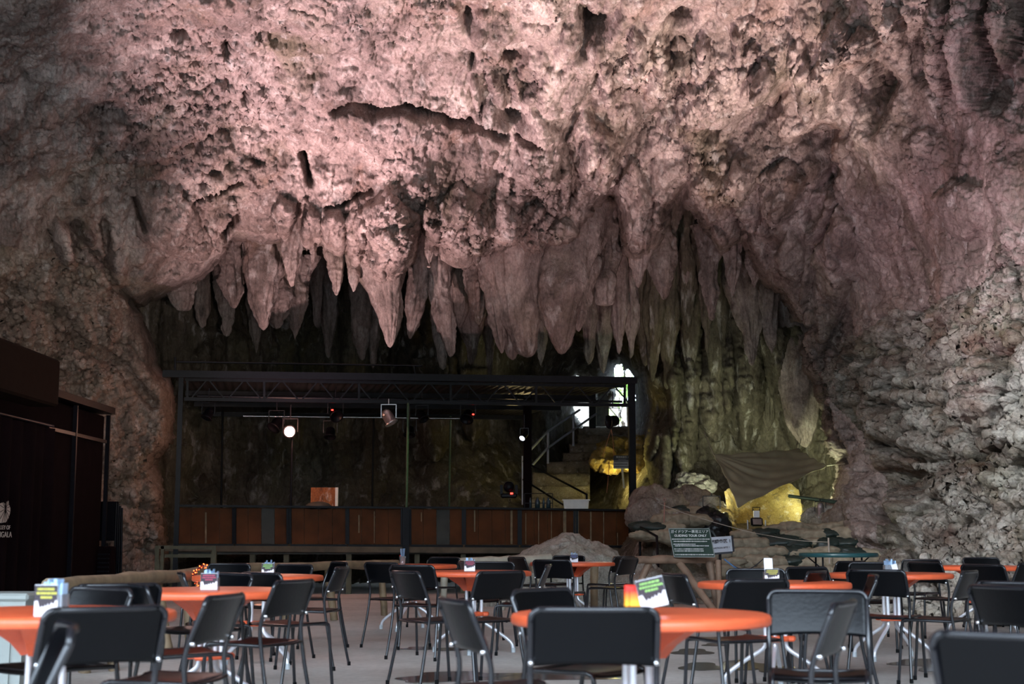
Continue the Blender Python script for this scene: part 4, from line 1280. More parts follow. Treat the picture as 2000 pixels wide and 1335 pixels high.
# door and post in the opening
a = P(1176, 832, 34.0)
t = thing('gate', 'weathered grey board gate standing at the top of the steps', 'gate', tuple(a))
m = MB(); H_ = P(1176, 768, 34.0).z - a.z
m.prism([(-.17, 0, 0), (.17, 0, 0), (.17, 0, H_ * .78), (.12, 0, H_), (0, 0, H_), (-.17, 0, H_ * .72)], (0, 1, 0), .05); m.build('board', BLUEST, t)
m = MB(); m.box((-.15, -.02, H_ * .45), (.05, .03, H_ * .85)); m.build('edge_board', WHITEPL, t)
m = MB(); b = P(1157, 832, 33.8); m.box((0, 0, .5), (.16, .1, 1.1), bev=.01); o = m.build('gate_post', BLACK); o.location = b; prop(o, 'black post left of the grey board gate in the opening', 'post')
# landing at the top
m = MB(); m.prism([P(1130, 836, 34.2), P(1240, 836, 34.2), P(1250, 836, 34.2) + Vector((5, 26, .0)), P(1120, 836, 34.2) + Vector((-5, 26, .0))], (0, 0, -1), .3); o = m.build('ground_outside', STEPSTONE); o['kind'] = 'structure'

rockblob('rock', 'sky-lit bluish rock seen outside through the left gap of the opening', 'rock', P(1132, 800, 54), (1.3, .8, 2.4), 5, ROCKS, 60, 40, .4)
# information sign near the steps
b = P(1219, 953, 29.0); c = P(1213.5, 902, 29.0)
t = thing('information_sign', 'small black and grey notice board on a pale leaning stake by the steps', 'sign', tuple(b))
m = MB(); m.tube([(0, 0, 0), Vector(P(1215, 914, 29.0)) - b], .022, 8); m.build('stake', WHITEPL, t)
Rb = Vector(c) - b
m = MB(); m.box(Rb, (.32, .03, .27)); m.build('board', simple('grey notice', (.38, .40, .42), .6), t)
m = MB(); m.box(Rb + Vector((0, -.02, .085)), (.32, .012, .1)); m.build('title_band', SIGNK, t)
text('発掘調査区 1', .045, WHITE, t, Rb + Vector((0.02, -.028, .10)), (PI / 2, 0, 0), align='CENTER')
text('EXCAVATION SITE 1', .018, WHITE, t, Rb + Vector((0.02, -.028, .055)), (PI / 2, 0, 0), align='CENTER')
m = MB()
rr = random.Random(4)
for k, z_ in enumerate((.015, -.04, -.095)):
    x_ = -.145
    while x_ < (.15 if k != 1 else .1):
        w = rr.uniform(.012, .03); m.box(Rb + Vector((x_ + w / 2, -.0165, z_)), (w, .003, .018)); x_ += w + .006
m.build('lettering', INK, t)

# yellow-lit rocks by the steps
for i, (x, y, Y, s) in enumerate([(1183, 895, 30.2, .30), (1200, 880, 30.6, .34), (1215, 905, 30.2, .26), (1172, 905, 30.0, .2), (1246, 900, 29.6, .3), (1250, 870, 29.9, .26), (1192, 912, 29.9, .22)]):
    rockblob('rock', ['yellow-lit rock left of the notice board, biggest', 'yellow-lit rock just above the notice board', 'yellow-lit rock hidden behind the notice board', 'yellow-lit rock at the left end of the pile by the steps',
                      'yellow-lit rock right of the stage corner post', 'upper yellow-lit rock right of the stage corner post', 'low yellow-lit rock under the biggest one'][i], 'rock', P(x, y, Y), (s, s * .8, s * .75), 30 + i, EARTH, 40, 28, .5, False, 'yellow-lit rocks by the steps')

# ------------------------------------------------------------------ signs on the right
t = thing('tour_sign', 'dark green guiding tour notice board leaning on the log rail', 'sign', tuple(P(1350, 1088, 19.0)))
b = P(1350, 1088, 19.0)
qd = [P(1317, 1087, 19.0) - b, P(1396, 1087, 19.0) - b, P(1385, 1032, 19.15) - b, P(1306, 1032, 19.15) - b]
m = MB(); m.prism(qd, (0, 1, 0), .02); m.build('board', SIGNG, t)
ex = (qd[1] - qd[0]).normalized(); 
m = MB(); 
for i in range(4): m.bar(qd[i], qd[(i + 1) % 4], .012, .008, up=(0, 1, 0))
m.build('border', simple('grey edge', (.25, .28, .26), .6), t)
def on_sign(u, v, off=-.012):
    a_ = qd[3].lerp(qd[2], u); c_ = qd[0].lerp(qd[1], u); r_ = a_.lerp(c_, v); return r_ + Vector((0, off, 0))
tl = -.0
text('ガイドツアー専用エリア', .046, WHITE, t, on_sign(.5, .11), (PI / 2 - .02, tl, 0), align='CENTER', bold=.0006)
text('GUIDING TOUR ONLY', .042, WHITE, t, on_sign(.5, .25), (PI / 2 - .02, tl, 0), align='CENTER', bold=.0012)
m = MB()
for v_, u0, u1 in [(.37, .03, .95), (.45, .06, .86), (.55, .04, .58), (.61, .07, .90), (.72, .04, .74), (.79, .04, .75), (.92, .03, .96)]:
    u_ = u0
    while u_ < u1:
        w = rr.uniform(.012, .03)
        c_ = on_sign(u_ + w / 2, v_, -.004); m.box(c_, (w * .54, .004, .014 * rr.uniform(.6, 1.1))); u_ += w + rr.uniform(.004, .01)
m.build('lettering', WHITE, t)
b = P(1410, 1078, 20.2)
t = thing('excavation_sign', 'small white excavation site sign partly hidden by the green notice', 'sign', tuple(b))
qd2 = [P(1383, 1080, 20.2) - b, P(1431, 1076, 20.2) - b, P(1428, 1046, 20.3) - b, P(1382, 1049, 20.3) - b]
m = MB(); m.prism(qd2, (0, 1, 0), .04, 0); m.build('board', SIGNW, t)
m = MB(); m.bar(qd2[1] + Vector((.015, .03, 0)), qd2[2] + Vector((.015, .03, 0)), .03, .03, up=(0, 1, 0)); m.bar(qd2[0] + Vector((0, .03, -.012)), qd2[1] + Vector((0, .03, -.012)), .03, .03, up=(0, 1, 0)); m.build('edge_shadow_frame', SIGNK, t)
text('発掘調査区 1', .062, INK, t, qd2[3].lerp(qd2[2], .44).lerp(qd2[0].lerp(qd2[1], .44), .32) + Vector((0, -.01, 0)), (PI / 2, -.07, 0), align='CENTER', bold=.001)
text('EXCAVATION SITE 1', .036, INK, t, qd2[3].lerp(qd2[2], .42).lerp(qd2[0].lerp(qd2[1], .42), .72) + Vector((0, -.01, 0)), (PI / 2, -.07, 0), align='CENTER')
m = MB(); m.tube([(0, .19, .1), (0, .19, -.75)], .02, 8); m.build('stake', STEEL, t)

# ------------------------------------------------------------------ low concrete steps right of the boulder
t = thing('stone_steps', 'low worn stone steps rising behind the log rail, below the green sign', 'steps', tuple(P(1340, 1185, 21.2)))
SB0 = P(1340, 1185, 21.2)
for i, (x0, x1, y, Y) in enumerate([(1255, 1420, 1172, 21.4), (1255, 1410, 1150, 22.0), (1258, 1400, 1128, 22.6), (1258, 1395, 1106, 23.2), (1250, 1385, 1086, 23.8)]):
    a = P(x0, y, Y); b = P(x1, y, Y); nx = 40; X = np.linspace(a.x, b.x, nx)
    prof = [(-.04, -.22), (-.03, -.06), (-.01, -.02), (.04, 0), (.3, 0), (.7, 0)]
    g = np.zeros((len(prof), nx, 3))
    for j, (dy, dz) in enumerate(prof): g[j, :, 0] = X; g[j, :, 1] = Y + dy; g[j, :, 2] = (a.z + b.z) / 2 + dz
    g += fbm(g, 1.8, 3, off=i + 9)[..., None] * np.array([0, .05, .04])
    o = sheet('step', g - np.array(SB0), np.ones(g.shape[:2], bool), STEPSTONE, None); o.parent = t
    md = o.modifiers.new('solid', 'SOLIDIFY'); md.thickness = .02

# ------------------------------------------------------------------ dig site
# terrace wall of yellow earth
def earthbox():
    A = P(1412, 1052, 26.6); B = P(1648, 1052, 26.0)
    n_, m_ = 180, 60
    u = np.linspace(0, 1, n_)[None]; v = np.linspace(0, 1, m_)[:, None]
    x = A.x + (B.x - A.x) * u; y = A.y + (B.y - A.y) * u
    zt_ = P(1500, 955, 26.4).z; z = -.0 + (zt_ - 0) * v
    y = y - .5 * np.clip(1 - u * 9, 0, 1) + .9 * ((u > .66) * 1.0) * np.clip((u - .66) * 40, 0, 1) + 0 * v
    q = np.stack([x + 0 * v, y, z + 0 * u], -1)
    q[..., 2] *= 1 + .16 * fbm(q * np.array([1, 1, .2]), 1.1, 3, off=4) - .25 * np.clip((u - .6) * 3, 0, 1) * v
    q[..., 1] += .5 * np.clip(v - .8, 0, 1) ** 1.5 * 5
    q[..., 1] += -.08 * fbm(q, 1.2, 4, .5, True, 2) - .03 * fbm(q, 7, 3)
    o = sheet('trench_wall', q, np.ones(q.shape[:2], bool), EARTH, 'structure')
earthbox()
# tarpaulin
TARP = simple('olive brown tarpaulin', (.34, .31, .21), .42, 0, .2, 3, spec=.4)
def tarp():
    a = P(1394, 888, 25.2); b = P(1560, 876, 26.4); c = P(1615, 909, 25.4); d = P(1441, 990, 24.0)
    n_ = 80
    g = np.zeros((n_ + 1, n_ + 1, 3))
    a, b, c, d = [np.array(v) for v in (a, b, c, d)]
    for i in range(n_ + 1):
        for j in range(n_ + 1):
            u = i / n_; v = j / n_
            q = (a * (1 - u) + b * u) * (1 - v) + (d * (1 - u) + c * u) * v
            e = min(u, 1 - u, v, 1 - v) * 2
            sag = math.sin(PI * u) * math.sin(PI * v)
            # edges curve inwards between the tied corners
            q = q + np.array([0, 0, -.10 * sag])
            ctr = (a + b + c + d) / 4
            q = q + (ctr - q) * .03 * (math.sin(PI * u) * (1 - math.sin(PI * v)) + math.sin(PI * v) * (1 - math.sin(PI * u)))
            rad = math.hypot(u, v)
            f = math.sin(math.atan2(v, u + .01) * 26) * .018 * min(1, rad * 2) * max(0, 1.2 - rad) + math.sin((u - v) * 21 + math.sin(u * 6)) * .014
            q[2] += f; q[1] -= f
            g[j, i] = q
    b0 = Vector(a)
    o = sheet('tarpaulin', g, np.ones(g.shape[:2], bool), TARP, None)
    o.data.transform(Matrix.Translation(-b0)); o.location = b0
    md = o.modifiers.new('thick', 'SOLIDIFY'); md.thickness = .008
    prop(o, 'sagging olive-brown tarpaulin stretched over the dig site', 'tarpaulin')
    m = MB()
    for s, e_ in ((a, P(1376, 845, 26.0)), (b, P(1566, 850, 27.0)), (c, P(1650, 905, 24.8))):
        m.tube([Vector(s) - Vector(a), Vector(e_) - Vector(a)], .008, 5)
    m.build('tie_rope', simple('thin pale cord', (.45, .42, .36), .8), o)
tarp()
# sandbags
BAGT = simple('tan sandbag cloth', (.36, .30, .215), .85, 0, .3, 9, .7)
BAGG = simple('dark green sandbag plastic', (.030, .046, .040), .4, 0, .25, 7, .5)
def bag_mesh(seed, mat):
    o = rockblob('sandbag', None, None, (0, 0, 0), (.27, .17, .10), seed, mat, 44, 30, .42, False, f=1.3, fine=.022)
    return o
bt = [bag_mesh(61, BAGT), bag_mesh(64, BAGT)]; bg = [bag_mesh(62, BAGG)]
first = {id(o): True for o in bt + bg}
rb = random.Random(12)
# rows: py, x0, x1, Y
rows = [(1118, 1425, 1690, 21.6), (1098, 1415, 1700, 21.9), (1080, 1400, 1700, 22.2), (1062, 1432, 1690, 22.6), (1045, 1460, 1680, 23.1), (1031, 1520, 1660, 23.6),
        (1033, 1270, 1310, 23.2), (1048, 1262, 1330, 22.9), (1016, 1300, 1380, 24.2), (1002, 1310, 1400, 24.8)]
GREENAT = {(1550, 1080), (1550, 1118), (1500, 1062), (1480, 1045), (1548, 1062), (1610, 1045), (1640, 1062), (1650, 1080), (1545, 1098), (1284, 1033), (1342, 1002), (1380, 1016), (1620, 1062)}
cnt = {}
ROWN = {1118: 'bottom row of the sandbag wall', 1098: 'second row up of the sandbag wall', 1080: 'third row up of the sandbag wall', 1062: 'fourth row up of the sandbag wall', 1045: 'top ledge of the sandbag wall', 1031: 'mound of sandbags behind the wall',
        1033: 'upper pair left of the green sign', 1048: 'lower group left of the green sign', 1016: 'heap behind the green sign', 1002: 'topmost heap behind the green sign'}
ORDW = ['first', 'second', 'third', 'fourth', 'fifth', 'sixth', 'seventh', 'eighth', 'ninth', 'tenth', 'eleventh', 'twelfth']
for (py, x0, x1, Y) in rows:
    x = x0 + (12 if py in (1098, 1062) else 0); k = 0
    while x < x1:
        green = any(abs(x - gx_) < 17 and gy_ == py for gx_, gy_ in GREENAT)
        src = rb.choice(bg if green else bt)
        if first.get(id(src)): o = src; first[id(src)] = False
        else: o = src.copy(); COL.objects.link(o)
        o.location = P(x, py + rb.uniform(-3, 3), Y + rb.uniform(-.08, .08))
        s = rb.uniform(.75, 1.05)
        o.scale = (s * rb.uniform(.95, 1.2), s, s * rb.uniform(.9, 1.3)); o.rotation_euler = (rb.uniform(-.12, .12), rb.uniform(-.16, .16), rb.uniform(-.5, .5))
        prop(o, '%s sandbag, %s from the left in the %s' % ('dark green' if green else 'tan', ORDW[min(k, 11)], ROWN[py]), 'sandbag', 'sandbags stacked in front of the dig site')
        x += 34 * s * rb.uniform(.9, 1.12); k += 1
for o in bt + bg:
    if first.get(id(o)): bpy.data.objects.remove(o)

# pale yellow rocks lit at the trench corner + heap under the pillar
SP = [(1398, 1008, 25.2, .17), (1416, 1012, 25.1, .15), (1408, 1028, 24.9, .19), (1390, 990, 25.6, .22), (1412, 1045, 24.9, .16),
      (1340, 935, 27.4, .16), (1355, 945, 27.3, .17), (1370, 938, 27.4, .14), (1348, 958, 27.2, .17), (1366, 960, 27.1, .16), (1382, 950, 27.2, .15), (1334, 955, 27.2, .13),
      (1590, 1012, 24.4, .2), (1625, 1000, 24.4, .22), (1608, 1022, 24.2, .18), (1283, 985, 25.4, .38), (1265, 1010, 25.0, .33), (1650, 1015, 23.8, .3), (1350, 985, 25.9, .35), (1320, 1030, 24.6, .3)]
SL = ['white-lit pale rock under the silver floodlight', 'yellow-lit pale rock right of the silver floodlight', 'tall yellow-lit rock above the white sign', 'big greenish rock behind the silver floodlight', 'yellow-lit rock touching the white sign top',
      'leftmost top cobble of the heap under the pillar', 'middle top cobble of the heap under the pillar', 'right top cobble of the heap under the pillar', 'lower left cobble of the heap under the pillar', 'lower middle cobble of the heap under the pillar', 'rightmost cobble of the heap under the pillar', 'outermost left cobble of the heap under the pillar',
      'pinkish stone left of the leaning planks', 'larger pinkish stone touching the leaning planks', 'low stone under the hanging silver lamp', 'rounded grey rock right of the stage corner', 'lower rounded rock right of the stage corner', 'grey rock right of the leaning planks', 'flat rock left of the silver floodlight', 'rock just above the green sign']
for i, (x, y, Y, s) in enumerate(SP):
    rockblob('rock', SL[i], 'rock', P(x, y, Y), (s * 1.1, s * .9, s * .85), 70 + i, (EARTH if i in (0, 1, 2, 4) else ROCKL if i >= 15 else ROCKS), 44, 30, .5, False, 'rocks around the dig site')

# floodlight on the ground
b = P(1478, 1036, 23.8)
t = thing('floodlight', 'square black floodlight with bright glass standing on the sandbags', 'floodlight', tuple(b))
m = MB(); m.box((0, 0, .13), (.15, .08, .13), Matrix.Rotation(-.3, 3, 'X'), bev=.02); m.build('housing', BLACK, t)
m = MB(); m.box((0, -.055, .135), (.11, .012, .09), Matrix.Rotation(-.3, 3, 'X')); m.build('glass', simple('floodlight reflector', (.6, .6, .58), .2, .9), t)
m = MB(); m.tube([(-.11, 0, .02), (-.11, 0, .16)], .01, 6); m.tube([(.11, 0, .02), (.11, 0, .16)], .01, 6); m.tube([(-.13, 0, .01), (.13, 0, .01)], .014, 6); m.box((0, .04, .005), (.26, .2, .02)); m.build('stand', ALU, t)
m = MB(); m.box((0, -.0, .25), (.07, .05, .1)); m.build('handle_box', simple('lit white label', (.85, .85, .85), .5), t)
m = MB(); m.tube([(-.04, 0, .3), (-.045, 0, .35), (.045, 0, .35), (.04, 0, .3)], .008, 6); m.build('handle', BLACK, t)
t.scale = (1.35, 1.35, 1.1)
# hanging silver lamp on a pipe
m = MB(); a = P(1541, 968, 24.8); b = P(1634, 980, 24.0); m.tube([Vector((0, 0, 0)), b - a], .03, 10); o = m.build('scaffold_pipe', simple('green scaffold pipe', (.06, .11, .09), .4, .4)); o.location = a; prop(o, 'green scaffold pipe under the right corner of the tarpaulin', 'pipe')
par_can('silver can lamp with lit mouth hanging from the green pipe', P(1602, 998, 24.2), .075, .30, (-.05, -.15, -1), ALU, LAMPW, group=None, hang=.05)
par_can('silver floodlight head aimed at the pale yellow rock', P(1390, 998, 25.0), .12, .26, (.5, -.3, -.55), ALU, None, group=None, hang=.05)
# black plastic sheet bundle
rockblob('tarp_bundle', 'crumpled black plastic bundle behind the two signs', 'plastic bundle', P(1392, 1030, 24.4), (.28, .25, .30), 91, simple('black plastic', (.012, .013, .016), .3, 0, .2, 6, .6), 60, 40, .5, False)
# leaning planks
for i, (x0, y0, x1, y1, w, lb) in enumerate([(1622, 1042, 1646, 975, .15, 'dark plank leaning on the rock, left of the pair'), (1640, 1046, 1656, 995, .19, 'grey weathered plank leaning on the rock, right of the pair')]):
    a = P(x0, y0, 23.6); b = P(x1, y1, 24.1); m = MB(); m.bar(Vector((0, 0, 0)), b - a, w, .03, up=(0, 1, 0)); o = m.build('plank', GREYWOOD if i else simple('dark plank', (.07, .06, .06), .7, 0, .3, 6)); o.location = a; prop(o, lb, 'plank', 'planks leaning at the dig site')
# stakes and rope
t = thing('rope_barrier', 'thin pale rope strung from a ringed stake across the dig site', 'rope', tuple(P(1297, 1020, 23.4)))
b = P(1297, 1020, 23.4)
m = MB(); m.tube([(0, 0, 0), P(1298, 980, 23.4) - b], .012, 6)
ring = [P(1298, 975, 23.4) - b + Vector((.022 * math.cos(k * PI / 6), 0, .022 * math.sin(k * PI / 6))) for k in range(13)]
m.tube(ring, .006, 5); m.build('stake', simple('red white stake', (.5, .25, .2), .6), t)
m = MB(); m.tube([P(1288, 983, 23.4) - b, P(1350, 1006, 23.0) - b, P(1455, 1036, 22.6) - b, P(1500, 1045, 22.3) - b, P(1560, 1055, 22.0) - b, P(1618, 1058, 21.7) - b], .0055, 6, smoothpath=4); m.build('rope', simple('pale rope', (.55, .5, .42), .8), t)
m = MB(); m.tube([P(1618, 1050, 21.6) - b, P(1620, 1100, 21.5) - b], .014, 6); m.build('end_stake', simple('end stake', (.5, .42, .36), .6), t)

b = F_(1194, 838, .05)
t = thing('hanging_cord', 'thin orange cords dangling below the black lamp at the opening', 'cord', tuple(b))
CORD = simple('orange cord', (.35, .13, .06), .7)
for q_ in ([(1194, 838), (1186, 862), (1177, 892)], [(1194, 838), (1198, 866), (1199, 890)], [(1190, 900), (1188, 930), (1185, 962)]):
    m = MB(); m.tube([F_(x_, y_, .05) - b for x_, y_ in q_], .006, 5, smoothpath=3); m.build('cord', CORD, t)
b = P(1414, 1091, 19.3)
t = thing('cable', 'thin blue and grey cable drooping from the right end of the brown log rail', 'cable', tuple(b))
m = MB(); m.tube([P(x_, y_, 19.3) - b for x_, y_ in [(1414, 1091), (1432, 1105), (1450, 1118)]], .012, 6, smoothpath=3); m.build('sleeve', simple('blue sleeve', (.10, .22, .45), .4), t)
m = MB(); m.tube([P(x_, y_, 19.3) - b for x_, y_ in [(1414, 1091), (1440, 1108), (1465, 1110), (1492, 1090)]], .007, 6, smoothpath=4); m.build('wire', STEEL, t)

# ------------------------------------------------------------------ foliage outside
LEAF = simple('sunlit leaf', (.45, .62, .25), .5, 0, .2, 3)
_nt = LEAF.node_tree; _tr = _nt.nodes.new('ShaderNodeBsdfTranslucent'); _tr.inputs[0].default_value = (.45, .65, .22, 1)
_ms = _nt.nodes.new('ShaderNodeMixShader'); _ms.inputs[0].default_value = .6
_b = [n for n in _nt.nodes if n.type == 'BSDF_PRINCIPLED'][0]; _o = [n for n in _nt.nodes if n.type == 'OUTPUT_MATERIAL'][0]
_nt.links.new(_b.outputs[0], _ms.inputs[1]); _nt.links.new(_tr.outputs[0], _ms.inputs[2]); _nt.links.new(_ms.outputs[0], _o.inputs[0])
def foliage(label, c, R, nleaf, seed):
    rg = np.random.RandomState(seed)
    t = thing('bush', label, 'bush', tuple(c))
    d = rg.normal(size=(nleaf, 3)); d /= np.linalg.norm(d, axis=1, keepdims=True); d *= R * rg.rand(nleaf, 1) ** .4
    vs = []; fs = []
    for k in range(nleaf):
        a = rg.normal(size=3); a /= np.linalg.norm(a); b = np.cross(a, rg.normal(size=3)); b /= np.linalg.norm(b)
        s = .09 + .08 * rg.rand(); o_ = d[k]
        i = len(vs); vs += [tuple(o_ - a * s), tuple(o_ + b * s * .4), tuple(o_ + a * s), tuple(o_ - b * s * .4)]; fs.append((i, i + 1, i + 2, i + 3))
    m = MB(); m._add(vs, fs); m.build('leaves', LEAF, t)
    m = MB()
    for k in range(5):
        m.tube([(0, 0, -R * 4.5), (rg.uniform(-.2, .2) * R, 0, -R * .5), tuple(d[k] * .8)], .03, 6)
    m.build('stems', GREYWOOD, t)
foliage('light green bush seen through the bright opening, upper part', P(1228, 748, 40), .75, 150, 3)
foliage('sparse green bush lower in the bright opening', P(1216, 800, 44), .8, 40, 5)
# ================================================================== TABLES AND CHAIRS
ORANGE = simple('orange moulded plastic', (.78, .125, .045), .38, 0, .05, 30, .05, spec=.5)
CHBLK = simple('black moulded plastic', (.002, .0023, .0032), .28, 0, .1, 60, .08, spec=.2)
CHTUBE = simple('black gloss tube', (.010, .010, .013), .22, 0, .1, 20, spec=.6)
TUBE = simple('silver painted tube', (.78, .78, .82), .34, .45, .06, 20)
CAP = simple('grey foot cap', (.45, .48, .50), .5)
TEAL = simple('dark teal table paint', (.016, .075, .085), .3, 0, .1, 10, spec=.6)


def make_table():
    t = thing('round_table', 'x', 'table')
    m = MB(); R = .50; z = .69
    m.lathe([(0, z), (R - .02, z), (R - .006, z - .004), (R, z - .014), (R, z - .034), (R - .006, z - .042), (R - .03, z - .044), (R - .035, z - .025), (0, z - .022)], n=72)
    m.build('tabletop', ORANGE, t)
    for k in range(4):
        a = PI / 4 + k * PI / 2; R_ = Matrix.Rotation(a, 3, 'Z')
        m = MB(); w = .05
        pr = [(.30, z - .03), (.10, z - .03), (.035, z - .16), (.085, z - .17), (.13, z - .12), (.22, z - .06)]
        m.prism([R_ @ Vector((r, -w, zz)) for r, zz in pr], R_ @ Vector((0, 1, 0)), 2 * w)
        m.build('bracket', ORANGE, t)
        m = MB(); c, s = math.cos(a), math.sin(a)
        pth = [(.065, z - .10), (.065, .40), (.066, .30), (.085, .255), (.17, .20), (.27, .13), (.325, .08), (.34, .03), (.342, .0)]
        m.tube([(r * c, r * s, zz) for r, zz in pth], .0145, 10, smoothpath=3); m.build('leg', TUBE, t)
        m = MB(); m.tube([(.341 * c, .341 * s, .04), (.342 * c, .342 * s, .0)], .019, 10); m.build('foot_cap', CAP, t)
    m = MB()
    m.box((0, 0, .325), (.26, .09, .035), Matrix.Rotation(PI / 4, 3, 'Z'), bev=.01); m.box((0, 0, .325), (.26, .09, .0345), Matrix.Rotation(-PI / 4, 3, 'Z'), bev=.01)
    m.lathe([(0, .31), (.10, .31), (.10, .34), (0, .34)], n=24)
    m.build('spacer_plate', ORANGE, t)
    return t


def make_chair():
    """faces +y; origin on the floor below the seat"""
    t = thing('chair', 'x', 'chair')
    W = .205
    # rear legs with backrest uprights
    for s in (-1, 1):
        m = MB()
        m.tube([(s * (W + .02), -.235, 0), (s * (W + .004), -.185, .25), (s * W, -.155, .43), (s * W, -.150, .52), (s * W, -.172, .60), (s * W, -.215, .70), (s * W * .995, -.222, .715)], .0105, 10, smoothpath=3)
        m.build('leg', CHTUBE, t)
        m = MB()
        m.tube([(s * (W - .015), .225, 0), (s * (W - .018), .205, .22), (s * (W - .02), .19, .40), (s * (W - .02), .17, .425), (s * (W - .02), .12, .43), (s * (W - .012), -.15, .425)], .0105, 10, smoothpath=3)
        m.build('leg', CHTUBE, t)
        for yy in (-.235, .225):
            m = MB(); m.tube([(s * (W + (.02 if yy < 0 else -.015)), yy * .996, .03), (s * (W + (.02 if yy < 0 else -.015)), yy, 0)], .0135, 8); m.build('foot_cap', CHBLK, t)
        m = MB(); m.lathe([(0, -.012), (.009, -.010), (.010, 0), (.009, .01), (0, .012)], c=(s * (W - .002), -.178, .578), n=10, R=Matrix.Rotation(PI / 2, 3, 'X')); m.build('rivet', CHROME, t)
    # top loop
    m = MB()
    pts = [(-W * .995, -.222, .715)]
    for k in range(7):
        a = k / 6 * PI / 2; pts.append((-W + .035 * (1 - math.cos(a)), -.222 - .006 * math.sin(a), .715 + .035 * math.sin(a)))
    for k in range(1, 10):
        x = -W + .035 + (2 * W - .07) * k / 10; pts.append((x, -.228 - .022 * (1 - (x / W) ** 2), .75))
    for k in range(7):
        a = PI / 2 - k / 6 * PI / 2; pts.append((W - .035 * (1 - math.cos(a)), -.222 - .006 * math.sin(a), .715 + .035 * math.sin(a)))
    m.tube(pts, .0105, 10); m.build('top_rail', CHTUBE, t)
    # backrest shell
    nx, nz = 24, 12; vs = []; fs = []
    for side in (0, 1):
        for j in range(nz + 1):
            v = j / nz
            z = .565 + (.755 - .565) * v
            for i in range(nx + 1):
                u = -1 + 2 * i / nx
                hw = W - .004
                cr_ = .035
                zz = z
                # rounded top corners
                ex_ = max(0, (abs(u) * hw - (hw - cr_)) / cr_); top = .755 - cr_ * (1 - math.sqrt(max(0, 1 - ex_ * ex_)))
                bot = .565 + .010 * (1 - u * u)
                zz = bot + (top - bot) * v
                y = -.165 - .068 * ((zz - .565) / .19) ** 1.1 - .024 * (1 - u * u)
                vs.append((u * hw, y + (.007 if side else -.002), zz))
    Nn = (nx + 1) * (nz + 1)
    for j in range(nz):
        for i in range(nx):
            a = j * (nx + 1) + i
            fs.append((a, a + 1, a + nx + 2, a + nx + 1)); fs.append((Nn + a, Nn + a + nx + 1, Nn + a + nx + 2, Nn + a + 1))
    m = MB(); m._add(vs, fs, 0, True)
    rim = [i for i in range(nx + 1)] + [(j + 1) * (nx + 1) - 1 for j in range(1, nz + 1)] + [nz * (nx + 1) + i for i in range(nx - 1, -1, -1)] + [j * (nx + 1) for j in range(nz - 1, 0, -1)]
    b = 0
    m.f += [(rim[i], Nn + rim[i], Nn + rim[(i + 1) % len(rim)], rim[(i + 1) % len(rim)]) for i in range(len(rim))]; m.m += [0] * len(rim); m.sm += [False] * len(rim)
    m.build('backrest', CHBLK, t)
    # seat shell
    nx, ny = 22, 22; vs = []; fs = []
    for side in (0, 1):
        for j in range(ny + 1):
            for i in range(nx + 1):
                u = -1 + 2 * i / nx; v = -1 + 2 * j / ny
                # superellipse corner rounding
                k = (abs(u) ** 7 + abs(v) ** 7) ** (1 / 7) or 1
                mx_ = max(abs(u), abs(v)); q = mx_ / k if k > 0 else 1
                x = u * q * (W - .006); y = .005 + v * q * .198
                z = .438 - .014 * (1 - u * u) * (1 - v * v * .4) + .004 * v - (.02 * max(0, v - .75) / .25 if v > .75 else 0)
                vs.append((x, y, z - (.007 if side else 0)))
    Nn = (nx + 1) * (ny + 1)
    for j in range(ny):
        for i in range(nx):
            a = j * (nx + 1) + i
            fs.append((a, a + 1, a + nx + 2, a + nx + 1)); fs.append((Nn + a, Nn + a + nx + 1, Nn + a + nx + 2, Nn + a + 1))
    rim = [i for i in range(nx + 1)] + [(j + 1) * (nx + 1) - 1 for j in range(1, ny + 1)] + [ny * (nx + 1) + i for i in range(nx - 1, -1, -1)] + [j * (nx + 1) for j in range(ny - 1, 0, -1)]
    fs += [(rim[i], Nn + rim[i], Nn + rim[(i + 1) % len(rim)], rim[(i + 1) % len(rim)]) for i in range(len(rim))]
    m = MB(); m._add(vs, fs, 0, True); m.build('seat', CHBLK, t)
    for a_, b_ in (((-W, -.156, .425), (W, -.156, .425)), ((-W + .02, .17, .42), (W - .02, .17, .42))):
        m = MB(); m.tube([a_, b_], .009, 8); m.build('crossbar', CHTUBE, t)
    return t


tproto = make_table(); cproto = make_chair()
H_T = .69; used = {'t': False, 'c': False}
TABLES = [
    # px centre, depth, turn, label
    (1249, 5.59, 12, 'orange round table in the centre foreground with the tilted card holder'),
    (1511, 9.48, 30, 'orange round table behind the grey-blue chair, white card standing on it'),
    (1738, 11.8, 5, 'orange round table at the right with a small blue and white holder'),
    (1913, 14.7, 20, 'orange round table farthest right, nothing standing on it'),
    (926, 12.5, 40, 'orange round table at the centre with the pink-lettered card'),
    (1118, 16.9, 15, 'orange round table farthest back, right before the big boulder'),
    (416, 8.1, 33, 'orange round table at the left beside the glowing rope light'),
    (505, 11.1, 8, 'orange round table with one bright edge, behind the rope light table'),
    (802, 15.5, 25, 'orange round table farthest back left, with a glass of blue napkins'),
    (98, 5.75, 50, 'orange round table cut off by the left edge of the photo'),
]
def world_at(px, Y): 
    q = P(px, 1100, Y); return q.x
for (px, Y, rz, lb) in TABLES:
    o = tproto if not used['t'] else copy_tree(tproto); used['t'] = True
    o.location = (world_at(px, Y), Y, 0); o.rotation_euler = (0, 0, math.radians(rz)); prop(o, lb, 'table', 'orange round tables')

